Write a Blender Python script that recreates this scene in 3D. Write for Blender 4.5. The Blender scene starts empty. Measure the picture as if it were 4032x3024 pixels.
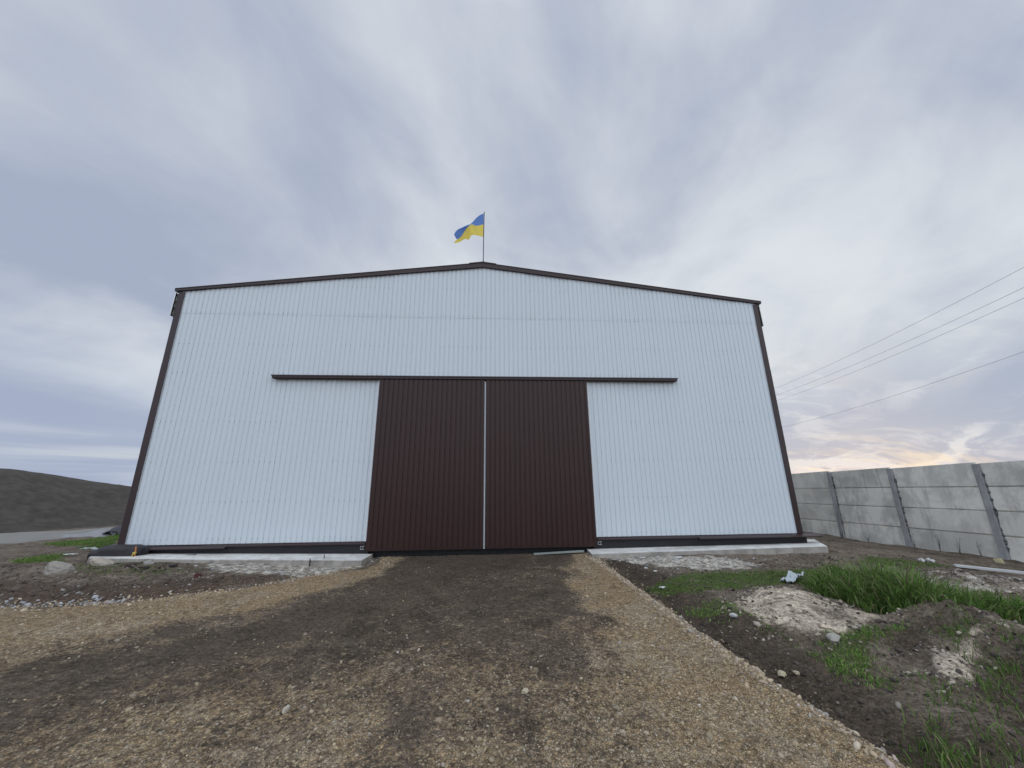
import bpy, bmesh, math, random
import numpy as np
from mathutils import Matrix, Vector
random.seed(7); rng = np.random.default_rng(7)
sc = bpy.context.scene
COL = sc.collection

# ------------------------------------------------------------------ camera
F = 1515.23; YAW, PIT, ROLL = 0.0672, 0.2716, -0.0108
CAM = np.array([0.1382, -9.151, 1.0022])
def _basis():
    cy, sy, cp, sp = math.cos(YAW), math.sin(YAW), math.cos(PIT), math.sin(PIT)
    f = np.array([sy*cp, cy*cp, sp]); r = np.array([cy, -sy, 0]); u = np.cross(r, f)
    c, s = math.cos(ROLL), math.sin(ROLL)
    return c*r+s*u, -s*r+c*u, f
RV, UV_, FV = _basis()
cam = bpy.data.cameras.new('camera'); camo = bpy.data.objects.new('camera', cam); COL.objects.link(camo)
cam.sensor_width = 36; cam.lens = F/4032*36; cam.clip_end = 5000; cam.clip_start = .05
m = Matrix.Identity(4)
for i in range(3):
    m[i][0], m[i][1], m[i][2], m[i][3] = RV[i], UV_[i], -FV[i], CAM[i]
camo.matrix_world = m; sc.camera = camo

# ------------------------------------------------------------------ world, sun, exposure
SUN_EL, SUN_AZ = math.radians(5), math.radians(45)      # azimuth clockwise from +y: low behind the fence
w = bpy.data.worlds.new('World'); sc.world = w; w.use_nodes = True
nt = w.node_tree; nt.nodes.clear()
def N(nt, t, **k):
    n = nt.nodes.new(t)
    for a, v in k.items():
        if a == 'inp':
            for i, x in v.items(): n.inputs[i].default_value = x
        else: setattr(n, a, v)
    return n
def L(nt, a, b): nt.links.new(a, b)
def M_(nt, op, a, b=None, c=None, clamp=False):
    n = nt.nodes.new('ShaderNodeMath'); n.operation = op; n.use_clamp = clamp
    for i, x in enumerate((a, b, c)):
        if x is None: continue
        if isinstance(x, (int, float)): n.inputs[i].default_value = x
        else: nt.links.new(x, n.inputs[i])
    return n.outputs[0]
def SS(nt, x, a, b):
    n = nt.nodes.new('ShaderNodeMapRange'); n.interpolation_type = 'SMOOTHSTEP'
    nt.links.new(x, n.inputs[0]); n.inputs[1].default_value = a; n.inputs[2].default_value = b
    return n.outputs[0]
def MIX(nt, f, a, b, mode='MIX'):
    n = nt.nodes.new('ShaderNodeMix'); n.data_type = 'RGBA'; n.blend_type = mode
    for i, x in ((0, f), (6, a), (7, b)):
        if isinstance(x, (int, float)): n.inputs[i].default_value = x
        elif isinstance(x, tuple): n.inputs[i].default_value = (*x, 1) if len(x) == 3 else x
        else: nt.links.new(x, n.inputs[i])
    return n.outputs[2]
tc = N(nt, 'ShaderNodeTexCoord'); sep = N(nt, 'ShaderNodeSeparateXYZ'); L(nt, tc.outputs['Generated'], sep.inputs[0])
dx, dy, dz = sep.outputs
dzc = M_(nt, 'MAXIMUM', dz, 0.0); den = M_(nt, 'ADD', dzc, 0.24)
cu = M_(nt, 'DIVIDE', dx, den); cv = M_(nt, 'DIVIDE', dy, den)
def cloudnoise(su, sv, scale, det, rough, dist, off, skew=0.0):
    c = N(nt, 'ShaderNodeCombineXYZ')
    uu = M_(nt, 'ADD', M_(nt, 'MULTIPLY', cu, su), M_(nt, 'MULTIPLY', cv, skew))
    L(nt, uu, c.inputs[0]); L(nt, M_(nt, 'MULTIPLY', cv, sv), c.inputs[1]); c.inputs[2].default_value = off
    n = N(nt, 'ShaderNodeTexNoise', inp={'Scale': scale, 'Detail': det, 'Roughness': rough, 'Distortion': dist}); L(nt, c.outputs[0], n.inputs[0])
    return n.outputs[0]
n1 = cloudnoise(1, .80, 1.15, 6, .52, .7, 3.7, -.25)      # broad banks drawn out along the wind
n2 = cloudnoise(1, .45, 2.0, 5, .52, .5, 9.1, -.38)     # streaks
n3 = cloudnoise(1, .85, 3.2, 8, .60, .7, 1.3, -.25)            # broken detail
bright = M_(nt, 'ADD', M_(nt, 'ADD', M_(nt, 'MULTIPLY', n1, .66), M_(nt, 'MULTIPLY', n2, .17)), M_(nt, 'MULTIPLY', n3, .17))
bright = M_(nt, 'ADD', bright, M_(nt, 'MULTIPLY', dx, .075))
t = SS(nt, bright, .33, .67)
ccol = MIX(nt, t, (.40, .455, .59), (.755, .80, .845))
# bluer, thinner veil low on the left; paler above the far horizon
low = M_(nt, 'SUBTRACT', 1.0, SS(nt, dz, .02, .38))
left = SS(nt, dx, .15, -.65)
ccol = MIX(nt, M_(nt, 'MULTIPLY', M_(nt, 'MULTIPLY', low, left), .6), ccol, (.385, .46, .63))
right = SS(nt, dx, .25, .62)
n5 = cloudnoise(1, 1.2, 2.4, 8, .6, .6, 12.0, -.4)
ccol = MIX(nt, M_(nt, 'MULTIPLY', M_(nt, 'MULTIPLY', low, right), M_(nt, 'ADD', .25, M_(nt, 'MULTIPLY', SS(nt, n5, .57, .44), .75))), ccol, (.375, .455, .60))
# pale bands close to the horizon
c = N(nt, 'ShaderNodeCombineXYZ'); L(nt, M_(nt, 'MULTIPLY', dx, 1.2), c.inputs[0]); L(nt, M_(nt, 'MULTIPLY', dy, 1.2), c.inputs[1]); L(nt, M_(nt, 'MULTIPLY', dz, 30), c.inputs[2])
nb = N(nt, 'ShaderNodeTexNoise', inp={'Scale': 1.0, 'Detail': 4, 'Roughness': .5}); L(nt, c.outputs[0], nb.inputs[0])
band = M_(nt, 'MULTIPLY', SS(nt, dx, .55, -.1), M_(nt, 'MULTIPLY', SS(nt, nb.outputs[0], .45, .62), M_(nt, 'SUBTRACT', 1.0, SS(nt, dz, .05, .15))))
ccol = MIX(nt, M_(nt, 'MULTIPLY', band, .75), ccol, (.70, .74, .78))
# evening light breaking through low clouds around the sun
sd = (math.sin(SUN_AZ)*math.cos(SUN_EL), math.cos(SUN_AZ)*math.cos(SUN_EL), math.sin(SUN_EL))
vm = N(nt, 'ShaderNodeVectorMath', operation='DOT_PRODUCT'); L(nt, tc.outputs['Generated'], vm.inputs[0]); vm.inputs[1].default_value = sd
near = SS(nt, vm.outputs['Value'], .90, 1.0)
n4 = cloudnoise(1, 1, .55, 7, .6, .4, 5.5)
lowc = M_(nt, 'SUBTRACT', 1.0, SS(nt, dz, .04, .30))
warm = M_(nt, 'MULTIPLY', M_(nt, 'MULTIPLY', SS(nt, n4, .52, .66), near), lowc)
ccol = MIX(nt, M_(nt, 'MULTIPLY', warm, .7), ccol, (.96, .88, .72))
n6 = cloudnoise(1, 3.0, 1.6, 8, .6, .5, 21.0)
glow = M_(nt, 'MULTIPLY', M_(nt, 'MULTIPLY', SS(nt, vm.outputs['Value'], .972, .999), SS(nt, n6, .44, .60)), M_(nt, 'SUBTRACT', 1.0, SS(nt, dz, .035, .12)))
ccol = MIX(nt, M_(nt, 'MULTIPLY', glow, .62), ccol, (1.0, .86, .64))
# sky gain added overhead and behind the camera, out of view, to brighten surfaces
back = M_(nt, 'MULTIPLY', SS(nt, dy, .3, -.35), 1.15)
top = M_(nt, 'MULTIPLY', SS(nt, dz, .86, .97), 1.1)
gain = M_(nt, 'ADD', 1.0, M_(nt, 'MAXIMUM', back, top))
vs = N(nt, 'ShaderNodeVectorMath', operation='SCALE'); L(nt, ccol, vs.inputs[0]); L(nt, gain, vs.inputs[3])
sky = N(nt, 'ShaderNodeTexSky', sky_type='NISHITA', sun_disc=False, sun_elevation=SUN_EL, sun_rotation=SUN_AZ)
b1 = N(nt, 'ShaderNodeBackground'); L(nt, sky.outputs[0], b1.inputs[0]); b1.inputs[1].default_value = .06
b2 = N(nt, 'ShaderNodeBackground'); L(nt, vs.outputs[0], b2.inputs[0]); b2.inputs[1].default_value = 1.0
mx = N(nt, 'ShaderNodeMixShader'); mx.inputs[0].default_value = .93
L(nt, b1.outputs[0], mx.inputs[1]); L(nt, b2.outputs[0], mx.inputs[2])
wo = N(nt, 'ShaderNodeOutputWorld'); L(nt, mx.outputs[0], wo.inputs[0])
sl = bpy.data.lights.new('sun', 'SUN'); sl.energy = .5; sl.angle = math.radians(15); sl.color = (1, .88, .72)
so = bpy.data.objects.new('sun', sl); COL.objects.link(so)
so.rotation_euler = Vector(sd).to_track_quat('Z', 'Y').to_euler()
vsx = sc.view_settings; sc.display_settings.display_device = 'sRGB'
vsx.view_transform = 'Standard'; vsx.look = 'None'; vsx.exposure = 0.0; vsx.gamma = 1.0; vsx.use_curve_mapping = False

# ------------------------------------------------------------------ helpers
def ray(px, py): return FV + RV*(px-2016)/F - UV_*(py-1512)/F
SCL = 4032/2212
def gp(x, y, a, b):                 # where a sight line meets the gently sloping ground z = a + b*y
    d = ray(x*SCL, y*SCL); t = (a+b*CAM[1]-CAM[2])/(d[2]-b*d[1]); p = CAM+t*d
    return (p[0], p[1])
ROAD, YARD, LEFT = (-.32, .03), (-.34, .045), (-.40, .0)
def pts(lst, pl): return [gp(x, y, *pl) for x, y in lst]

def hash2(ix, iy, s):
    n = (ix.astype(np.int64)*374761393 + iy.astype(np.int64)*668265263 + s*974711) & 0x7fffffff
    n = ((n ^ (n >> 13))*1274126177) & 0x7fffffff
    n = (n ^ (n >> 16)) & 0xffff
    return n/65535.0
def vnoise(x, y, s=0):
    ix, iy = np.floor(x), np.floor(y); fx, fy = x-ix, y-iy
    fx = fx*fx*(3-2*fx); fy = fy*fy*(3-2*fy)
    a, b, c_, d = hash2(ix, iy, s), hash2(ix+1, iy, s), hash2(ix, iy+1, s), hash2(ix+1, iy+1, s)
    return (a*(1-fx)+b*fx)*(1-fy)+(c_*(1-fx)+d*fx)*fy
def fbm(x, y, f, o=4, s=0, g=.5):
    r = 0; a = 1; tot = 0
    for k in range(o):
        r = r+a*vnoise(x*f+17.3*k, y*f-9.1*k, s+k); tot += a; a *= g; f *= 2.03
    return r/tot-.5                  # about -.5 .. .5
def smooth(x, a, b):
    t = np.clip((x-a)/(b-a), 0, 1); return t*t*(3-2*t)
def sdist(poly, X, Y):               # signed distance, positive inside
    P = np.array(poly); inside = np.zeros(X.shape, bool); best = np.full(X.shape, 1e9)
    for i in range(len(P)):
        ax, ay = P[i]; bx, by = P[(i+1) % len(P)]
        ex, ey = bx-ax, by-ay; l2 = ex*ex+ey*ey+1e-12
        t = np.clip(((X-ax)*ex+(Y-ay)*ey)/l2, 0, 1)
        best = np.minimum(best, np.hypot(X-ax-t*ex, Y-ay-t*ey))
        cr = (ay > Y) != (by > Y)
        if abs(ey) > 1e-12: inside ^= cr & (X < ex*(Y-ay)/ey+ax)
    return np.where(inside, best, -best)
def tag(o, label=None, cat=None, group=None, kind=None):
    if label: o['label'] = label
    if cat: o['category'] = cat
    if group: o['group'] = group
    if kind: o['kind'] = kind
    return o
def empty(name, loc, label, cat, group=None):
    o = bpy.data.objects.new(name, None); o.location = loc; o.empty_display_size = .2; COL.objects.link(o)
    return tag(o, label, cat, group)
class MB:
    def __init__(s): s.v = []; s.f = []; s.mi = []
    def add(s, vs, fs, mi=0):
        k = len(s.v); s.v += [tuple(p) for p in vs]; s.f += [tuple(i+k for i in f) for f in fs]; s.mi += [mi]*len(fs)
    def box(s, x0, x1, y0, y1, z0, z1, mi=0):
        s.hexa([(x0,y0,z0),(x1,y0,z0),(x1,y1,z0),(x0,y1,z0),(x0,y0,z1),(x1,y0,z1),(x1,y1,z1),(x0,y1,z1)], mi)
    def hexa(s, p, mi=0):
        s.add(p, [(0,3,2,1),(4,5,6,7),(0,1,5,4),(1,2,6,5),(2,3,7,6),(3,0,4,7)], mi)
    def prism(s, sec, x0, x1, mi=0):      # closed (y,z) section drawn along x
        n = len(sec)
        s.add([(x0,y,z) for y,z in sec]+[(x1,y,z) for y,z in sec], [tuple((i, (i+1)%n, n+(i+1)%n, n+i)) for i in range(n)]+[tuple(range(n))[::-1], tuple(range(n,2*n))], mi)
    def tube(s, path, r, n=8, mi=0):
        path = [Vector(p) for p in path]; rings = []
        rr = r if isinstance(r, (list, tuple)) else [r]*len(path)
        for i, p in enumerate(path):
            d = (path[min(i+1, len(path)-1)]-path[max(i-1, 0)]).normalized()
            a = d.cross(Vector((0,0,1))); a = Vector((1,0,0)) if a.length < 1e-4 else a.normalized(); b = d.cross(a)
            rings.append([p+(a*math.cos(k*2*math.pi/n)+b*math.sin(k*2*math.pi/n))*rr[i] for k in range(n)])
        vs = [q for g in rings for q in g]; fs = []
        for i in range(len(path)-1):
            for k in range(n): fs.append((i*n+k, i*n+(k+1)%n, (i+1)*n+(k+1)%n, (i+1)*n+k))
        fs += [tuple(range(n))[::-1], tuple(range((len(path)-1)*n, len(path)*n))]
        s.add(vs, fs, mi)
    def build(s, name, mats, parent=None, smooth=False, bevel=0, loc=None, fix=True):
        me = bpy.data.meshes.new(name); me.from_pydata(s.v, [], s.f)
        for mt in (mats if isinstance(mats, (list, tuple)) else [mats]): me.materials.append(mt)
        me.polygons.foreach_set('material_index', s.mi)
        if smooth: me.polygons.foreach_set('use_smooth', [True]*len(me.polygons))
        if fix:
            bm = bmesh.new(); bm.from_mesh(me); bmesh.ops.recalc_face_normals(bm, faces=bm.faces); bm.to_mesh(me); bm.free()
        me.update()
        o = bpy.data.objects.new(name, me); COL.objects.link(o)
        if parent: o.parent = parent
        if loc: o.location = loc
        if bevel:
            b = o.modifiers.new('bevel', 'BEVEL'); b.width = bevel; b.segments = 2; b.limit_method = 'ANGLE'
        return o
def fast_mesh(name, V, Fc, mat, col=None, smooth=False, mi=None):   # numpy mesh, equal-size faces
    me = bpy.data.meshes.new(name); nv, nf, k = len(V), len(Fc), Fc.shape[1]
    me.vertices.add(nv); me.vertices.foreach_set('co', V.astype(np.float32).ravel())
    me.loops.add(nf*k); me.loops.foreach_set('vertex_index', Fc.astype(np.int32).ravel())
    me.polygons.add(nf); me.polygons.foreach_set('loop_start', np.arange(0, nf*k, k, dtype=np.int32))
    if smooth: me.polygons.foreach_set('use_smooth', np.ones(nf, bool))
    for mt in (mat if isinstance(mat, list) else [mat]): me.materials.append(mt)
    if col is not None:
        for nm, arr in col.items():
            a = me.attributes.new(nm, 'FLOAT_COLOR', 'POINT'); a.data.foreach_set('color', arr.astype(np.float32).ravel())
    me.update(calc_edges=True); me.validate()
    o = bpy.data.objects.new(name, me); COL.objects.link(o); return o

# ------------------------------------------------------------------ materials
def mat(name):
    m = bpy.data.materials.new(name); m.use_nodes = True; nt = m.node_tree
    return m, nt, nt.nodes['Principled BSDF']
def simple(name, col, rough=.6, var=.12, scale=6, bump=0, bscale=40, spec=.4, metal=0, stretch=None):
    m, nt, p = mat(name)
    tc = N(nt, 'ShaderNodeTexCoord'); mp = N(nt, 'ShaderNodeMapping'); L(nt, tc.outputs['Object'], mp.inputs[0])
    if stretch: mp.inputs['Scale'].default_value = stretch
    n = N(nt, 'ShaderNodeTexNoise', inp={'Scale': scale, 'Detail': 6, 'Roughness': .6}); L(nt, mp.outputs[0], n.inputs[0])
    c = MIX(nt, n.outputs[0], tuple(x*(1-var) for x in col), tuple(min(1, x*(1+var)) for x in col))
    L(nt, c, p.inputs['Base Color'])
    r = M_(nt, 'ADD', rough-.06, M_(nt, 'MULTIPLY', n.outputs[0], .12)); L(nt, r, p.inputs['Roughness'])
    p.inputs['Specular IOR Level'].default_value = spec; p.inputs['Metallic'].default_value = metal
    if bump:
        b = N(nt, 'ShaderNodeTexNoise', inp={'Scale': bscale, 'Detail': 5, 'Roughness': .6}); L(nt, tc.outputs['Object'], b.inputs[0])
        bp = N(nt, 'ShaderNodeBump', inp={'Strength': bump, 'Distance': .02}); L(nt, b.outputs[0], bp.inputs['Height']); L(nt, bp.outputs[0], p.inputs['Normal'])
    return m
WHITE = simple('white_steel', (.60, .652, .685), .42, .035, 1.2, .03, 3, .45, stretch=(1, 1, .25))
WHITE2 = simple('white_trim', (.72, .76, .79), .4, .04, 3)
SCREW = simple('screw_steel', (.43, .46, .48), .5, .1)
BROWN = simple('brown_steel', (.030, .0108, .0082), .40, .22, 1.5, .07, 2.5, .36, stretch=(1, 1, .3))
TRIM = simple('brown_trim', (.034, .018, .018), .42, .12, 3)
BITUM = simple('bitumen', (.012, .012, .014), .55, .4, 7, .8, 22, .4)
CONC = None
POLE = simple('pole_paint', (.05, .045, .07), .5)

def concrete(name, base, dirt, sc_=1.4, bump=.25):
    m, nt, p = mat(name)
    tc = N(nt, 'ShaderNodeTexCoord')
    g = N(nt, 'ShaderNodeNewGeometry')
    n1 = N(nt, 'ShaderNodeTexNoise', inp={'Scale': sc_, 'Detail': 8, 'Roughness': .65, 'Distortion': .3}); L(nt, g.outputs['Position'], n1.inputs[0])
    n2 = N(nt, 'ShaderNodeTexNoise', inp={'Scale': 16, 'Detail': 6, 'Roughness': .7}); L(nt, g.outputs['Position'], n2.inputs[0])
    n3 = N(nt, 'ShaderNodeTexNoise', inp={'Scale': .5, 'Detail': 3}); L(nt, g.outputs['Position'], n3.inputs[0])
    c = MIX(nt, SS(nt, n1.outputs[0], .40, .60), base, dirt)
    c = MIX(nt, M_(nt, 'MULTIPLY', SS(nt, n2.outputs[0], .55, .75), .45), c, tuple(x*.7 for x in dirt))
    c = MIX(nt, M_(nt, 'MULTIPLY', SS(nt, n3.outputs[0], .4, .7), .35), c, tuple(min(1, x*1.15) for x in base))
    mpn = N(nt, 'ShaderNodeMapping'); L(nt, g.outputs['Position'], mpn.inputs[0]); mpn.inputs['Scale'].default_value = (5, 5, .7)
    n5 = N(nt, 'ShaderNodeTexNoise', inp={'Scale': 1.3, 'Detail': 7, 'Roughness': .65}); L(nt, mpn.outputs[0], n5.inputs[0])
    c = MIX(nt, M_(nt, 'MULTIPLY', SS(nt, n5.outputs[0], .50, .70), .5), c, tuple(x*.62 for x in dirt))
    oi = N(nt, 'ShaderNodeObjectInfo')
    hv = N(nt, 'ShaderNodeHueSaturation'); L(nt, c, hv.inputs['Color']); L(nt, M_(nt, 'ADD', .88, M_(nt, 'MULTIPLY', oi.outputs['Random'], .22)), hv.inputs['Value'])
    L(nt, hv.outputs[0], p.inputs['Base Color']); p.inputs['Roughness'].default_value = .9; p.inputs['Specular IOR Level'].default_value = .2
    bp = N(nt, 'ShaderNodeBump', inp={'Strength': bump, 'Distance': .02}); L(nt, n2.outputs[0], bp.inputs['Height']); L(nt, bp.outputs[0], p.inputs['Normal'])
    return m
FENCE = concrete('fence_concrete', (.70, .685, .62), (.48, .47, .43))
POSTM = concrete('post_concrete', (.40, .40, .40), (.30, .30, .30), 2.5, .5)
MORTAR = concrete('mortar', (.17, .17, .17), (.09, .09, .09), 5, .6)
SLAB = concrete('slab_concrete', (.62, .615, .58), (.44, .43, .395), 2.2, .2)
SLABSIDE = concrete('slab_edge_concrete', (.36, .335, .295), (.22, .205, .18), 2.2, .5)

# ------------------------------------------------------------------ ground layout
road_poly = pts([(0,1315),(130,1308),(240,1305),(400,1290),(500,1278),(600,1257),(700,1240),(800,1225),(826,1200)], ROAD)
road_poly = [(-40, -9.5), (-14, -4.4)]+road_poly+[(-2.30, -.05), (-2.30, .6), (2.30, .6), (2.33, -.7), (2.40, -2.2), (2.37, -4.4), (2.43, -5.8), (2.5, -6.7), (2.62, -8), (3.2, -12), (5, -30), (-4, -40), (-40, -40)]
TAN = [(0,1350,1),(100,1340,1),(200,1335,1),(330,1322,1),(400,1315,1),(480,1303,1),(550,1293,1),(620,1278,1),(680,1265,1),(740,1250,1),(790,1238,.9),(815,1222,.8),
 (0,1405,.75),(120,1395,.6),(250,1385,.4),(370,1372,.22),(450,1355,.3),(560,1325,.3),(680,1292,.2),(790,1264,.15),(860,1235,.1),
 (0,1480,.15),(100,1460,.12),(200,1445,.1),(400,1400,.03),(500,1385,.02),(600,1355,.02),(700,1325,.03),(800,1300,.04),(900,1255,.02),(1000,1220,.02),(1100,1215,.0),(1200,1212,0),(900,1215,.03),
 (1000,1300,.10),(900,1340,.13),(800,1370,.14),(700,1420,.18),(600,1440,.2),(500,1475,.35),(300,1520,.4),(420,1480,.25),(100,1580,.4),(0,1550,.22),(150,1520,.2),
 (0,1640,.6),(250,1600,.62),(380,1560,.6),(500,1560,.5),(500,1640,.6),(620,1580,.5),(750,1500,.38),(750,1600,.55),(900,1470,.3),(1000,1420,.33),(1040,1480,.5),(1000,1560,.5),(1000,1640,.6),(880,1560,.25),(830,1620,.35),
 (1100,1310,.08),(1150,1380,.25),(1080,1370,.2),(1100,1480,.4),(1200,1560,.45),(1200,1640,.55),(1150,1640,.45),(1130,1560,.3),
 (1190,1290,.08),(1170,1330,.12),(1225,1350,.4),(1270,1230,1),(1300,1270,1),(1280,1310,.85),(1350,1320,1),(1330,1370,.8),(1290,1420,.6),(1400,1380,1),(1400,1440,.85),(1470,1470,.95),(1550,1470,1),(1400,1540,.65),(1320,1500,.5),(1300,1600,.5),(1500,1560,.9),(1600,1540,1),(1600,1640,.9),(1750,1600,1),(1680,1560,1),(1400,1640,.65),(1500,1640,.75),(1860,1645,1),(1258,1208,1),(1240,1235,.5),(1215,1240,.1),(1225,1205,.05),(1205,1265,.08),(1243,1300,.15),(1288,1330,.15),(1230,1320,.05),(1262,1352,.35),(1248,1262,.75),(1310,1420,.3),(1240,1420,.2),(1180,1430,.2),(1090,1430,.25)]
TX = np.array([gp(a, b, *ROAD) for a, b, _ in TAN]); TV = np.array([v if v > .8 else v*.98 for *_, v in TAN])
def tanfield(X, Y):
    sh = X.shape; x = X.ravel(); y = Y.ravel(); num = np.zeros(x.shape); den = np.zeros(x.shape)
    for (px, py), v in zip(TX, TV):
        s_ = .10+.05*np.hypot(px-CAM[0], py-CAM[1])*.3
        wgt = 1/((x-px)**2*2.0+(y-py)**2*.55+s_*s_)**2.2
        num += wgt*v; den += wgt
    return (num/den).reshape(sh)
def P_(lst): return pts(lst, YARD)
sand1 = P_([(1560,1330),(1600,1293),(1690,1270),(1770,1292),(1850,1322),(1925,1345),(1870,1365),(1830,1385),(1740,1390),(1640,1368)])
sand2 = P_([(1985,1482),(2035,1440),(2105,1398),(2150,1382),(2135,1430),(2100,1458),(2045,1478)])
pale1 = P_([(1720,1228),(1850,1222),(1960,1232),(2100,1240),(2400,1262),(2400,1295),(2100,1285),(1950,1262),(1840,1240)])
rub_r = P_([(1322,1206),(1420,1203),(1660,1211),(1620,1226),(1450,1230),(1365,1223)])
rub_l = pts([(440,1222),(640,1219),(700,1213),(815,1209),(800,1226),(700,1242),(600,1250),(520,1243),(430,1240)], LEFT)
dark_r = [P_(q) for q in ([(1480,1345),(1560,1350),(1640,1375),(1740,1420),(1830,1480),(1930,1540),(1990,1600),(1960,1660),(1800,1560),(1690,1490),(1610,1440),(1540,1395)],
 [(1920,1365),(1990,1350),(2070,1352),(2120,1372),(2070,1400),(2010,1450),(1950,1440),(1900,1410)], [(2090,1490),(2150,1450),(2230,1400),(2400,1400),(2500,1700),(2000,1700),(2060,1580),(2140,1530)],
 [(2060,1248),(2130,1240),(2230,1250),(2230,1268),(2120,1262)])]
left_bank = pts([(-50,1308),(-50,1262),(150,1268),(350,1262),(500,1250),(640,1240),(600,1256),(400,1289),(240,1304)], LEFT)
G_short = [(P_([(1400,1262),(1470,1243),(1560,1238),(1680,1232),(1790,1224),(1800,1240),(1700,1262),(1600,1278),(1500,1282),(1430,1276)]), 3600, .035, 1.0),
 (P_([(1480,1310),(1545,1292),(1570,1300),(1600,1330),(1650,1345),(1655,1362),(1600,1350),(1520,1325)]), 1600, .04, 1.5),
 (P_([(1630,1350),(1700,1375),(1780,1400),(1770,1412),(1690,1395)]), 1300, .04, 1.0),
 (P_([(1765,1400),(1830,1380),(1900,1372),(1960,1355),(1990,1350),(1930,1385),(1880,1410),(1900,1440),(1920,1475),(1880,1482),(1810,1455),(1765,1425)]), 3800, .05, 1.15),
 (P_([(1840,1212),(1900,1205),(2050,1215),(2060,1226),(1920,1228)]), 1800, .04, .9),
 (P_([(2100,1290),(2212,1300),(2300,1305),(2300,1370),(2212,1350),(2110,1335)]), 2300, .06, .9),
 (P_([(2050,1370),(2085,1360),(2110,1395),(2070,1425),(2040,1400)]), 2200, .07, .9),
 (P_([(1970,1470),(2060,1490),(2150,1470),(2212,1440),(2212,1560),(2100,1540),(2000,1540)]), 750, .08, .9),
 (P_([(1960,1590),(2030,1570),(2080,1620),(2212,1600),(2212,1680),(1980,1680)]), 900, .12, .95),
 (P_([(2090,1460),(2150,1440),(2212,1400),(2212,1500),(2130,1500)]), 900, .08, .85),
 (pts([(95,1175),(260,1155),(255,1168),(185,1182)], LEFT), 3000, .09, 1.2),
 (pts([(20,1226),(90,1217),(130,1217),(120,1230),(40,1236)], LEFT), 2600, .08, 1.1),
 (pts([(175,1190),(230,1177),(245,1180),(225,1196),(185,1200)], LEFT), 2400, .08, 1.0),
 (pts([(150,1240),(330,1238),(420,1246),(300,1256),(160,1255)], LEFT), 700, .05, .8)]
tall_poly = P_([(1735,1262),(1790,1248),(1860,1262),(1950,1282),(2060,1306),(2135,1316),(2260,1318),(2260,1350),(2120,1352),(2010,1345),(1930,1335),(1830,1305),(1760,1285)])

TRACK = [(-60, -14.4), (-17.0, 4.0), (-14.0, 8.6), (-11, 18), (-10.5, 34), (-16, 34), (-17.3, 16), (-18.7, 10.2), (-20.2, 8.2), (-60, -9)]
def height(X, Y):
    sdR = sdist(road_poly, X, Y)
    road = -.32+.03*np.clip(Y, -14, 0)+.018*fbm(X, Y, .9, 3, 5)+.012*fbm(X, Y, 5, 3, 9)
    yard = -.34+.035*smooth(Y, -1.6, -.7)+.045*np.clip(Y, -7, 0)-.21*smooth(X, 7.5, 11)*smooth(Y, -6, -.5)+.10*fbm(X, Y, .8, 3, 21)+.06*fbm(X, Y, 3.2, 4, 31)*smooth(X, 2.6, 4)+.05*fbm(X, Y, 8, 4, 41, .62)*smooth(-Y, .5, 1.5)+.07*fbm(X*1.6-Y*.5, Y*.6+X*.3, 2.1, 3, 47)*smooth(-Y, 2.2, 4)
    lef = -.40+.15*smooth(-X, 2.3, 6.5)*smooth(Y, -2.4, -.9)-.20*smooth(-X, 8, 14)+.07*fbm(X, Y, .9, 3, 61)+.035*fbm(X, Y, 5, 4, 71)
    off = np.where(X > 0, yard, lef)
    # right shoulder drops off the gravel bank, left bank stands a hand above it
    off = off-np.where(X > 0, .10*smooth(sdR, -.9, -.1)*smooth(-Y, .9, 2.0), 0)
    off = off+np.where(X < 0, .06*smooth(sdR, -.8, -.25)*smooth(-sdR, 0, .35)*smooth(-X, 2.2, 3.2), 0)
    t_ = smooth(sdR+.16*fbm(X, Y, 2.2, 4, 77), -.24, .03)
    z = off*(1-t_)+road*t_
    z = z+.035*np.exp(-((sdR-.12)/.14)**2)*(X > 1.5)*smooth(-Y, .3, 1)      # windrow of gravel along the edge
    # sand heap and spoil heaps
    s1 = sdist(sand1, X, Y)
    z = z+(.06+.10*fbm(X, Y, 4, 4, 83))*smooth(sdist(sand2, X, Y), -.15, .15)
    z = z+.15*smooth(s1, -.25, .6)+.13*fbm(X, Y, 3.2, 5, 81, .6)*smooth(s1, -.3, .2)
    for (hx, hy, hr, hh) in HEAPS: z = z+hh*np.exp(-((X-hx)**2+(Y-hy)**2)/(hr*hr))*(.75+2.2*fbm(X, Y, 2.6, 5, 91, .62))
    inside = (np.abs(X) < 7.6) & (Y > -.02); z = np.where(inside, np.minimum(z, -.36), z)
    far = smooth(np.hypot(X, Y), 18, 40); z = z*(1-far)+(-.5)*far
    return z
HEAPS = [(*gp(2080, 1360, *YARD), .40, .22), (*gp(1960, 1400, *YARD), .4, .16), (*gp(2010, 1365, *YARD), .3, .12), (*gp(2230, 1430, *YARD), .5, .2), (*gp(2080, 1262, *YARD), .45, .22),
         (*gp(2180, 1262, *YARD), .5, .14), (*gp(2150, 1600, *YARD), .3, .10), (*gp(1985, 1570, *YARD), .25, -.05), (*gp(2180, 1530, *YARD), .3, .06),
         (*gp(300, 1280, *LEFT), .5, .05), (*gp(470, 1270, *LEFT), .5, .05), (*gp(60, 1285, *LEFT), .5, .05)]
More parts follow.
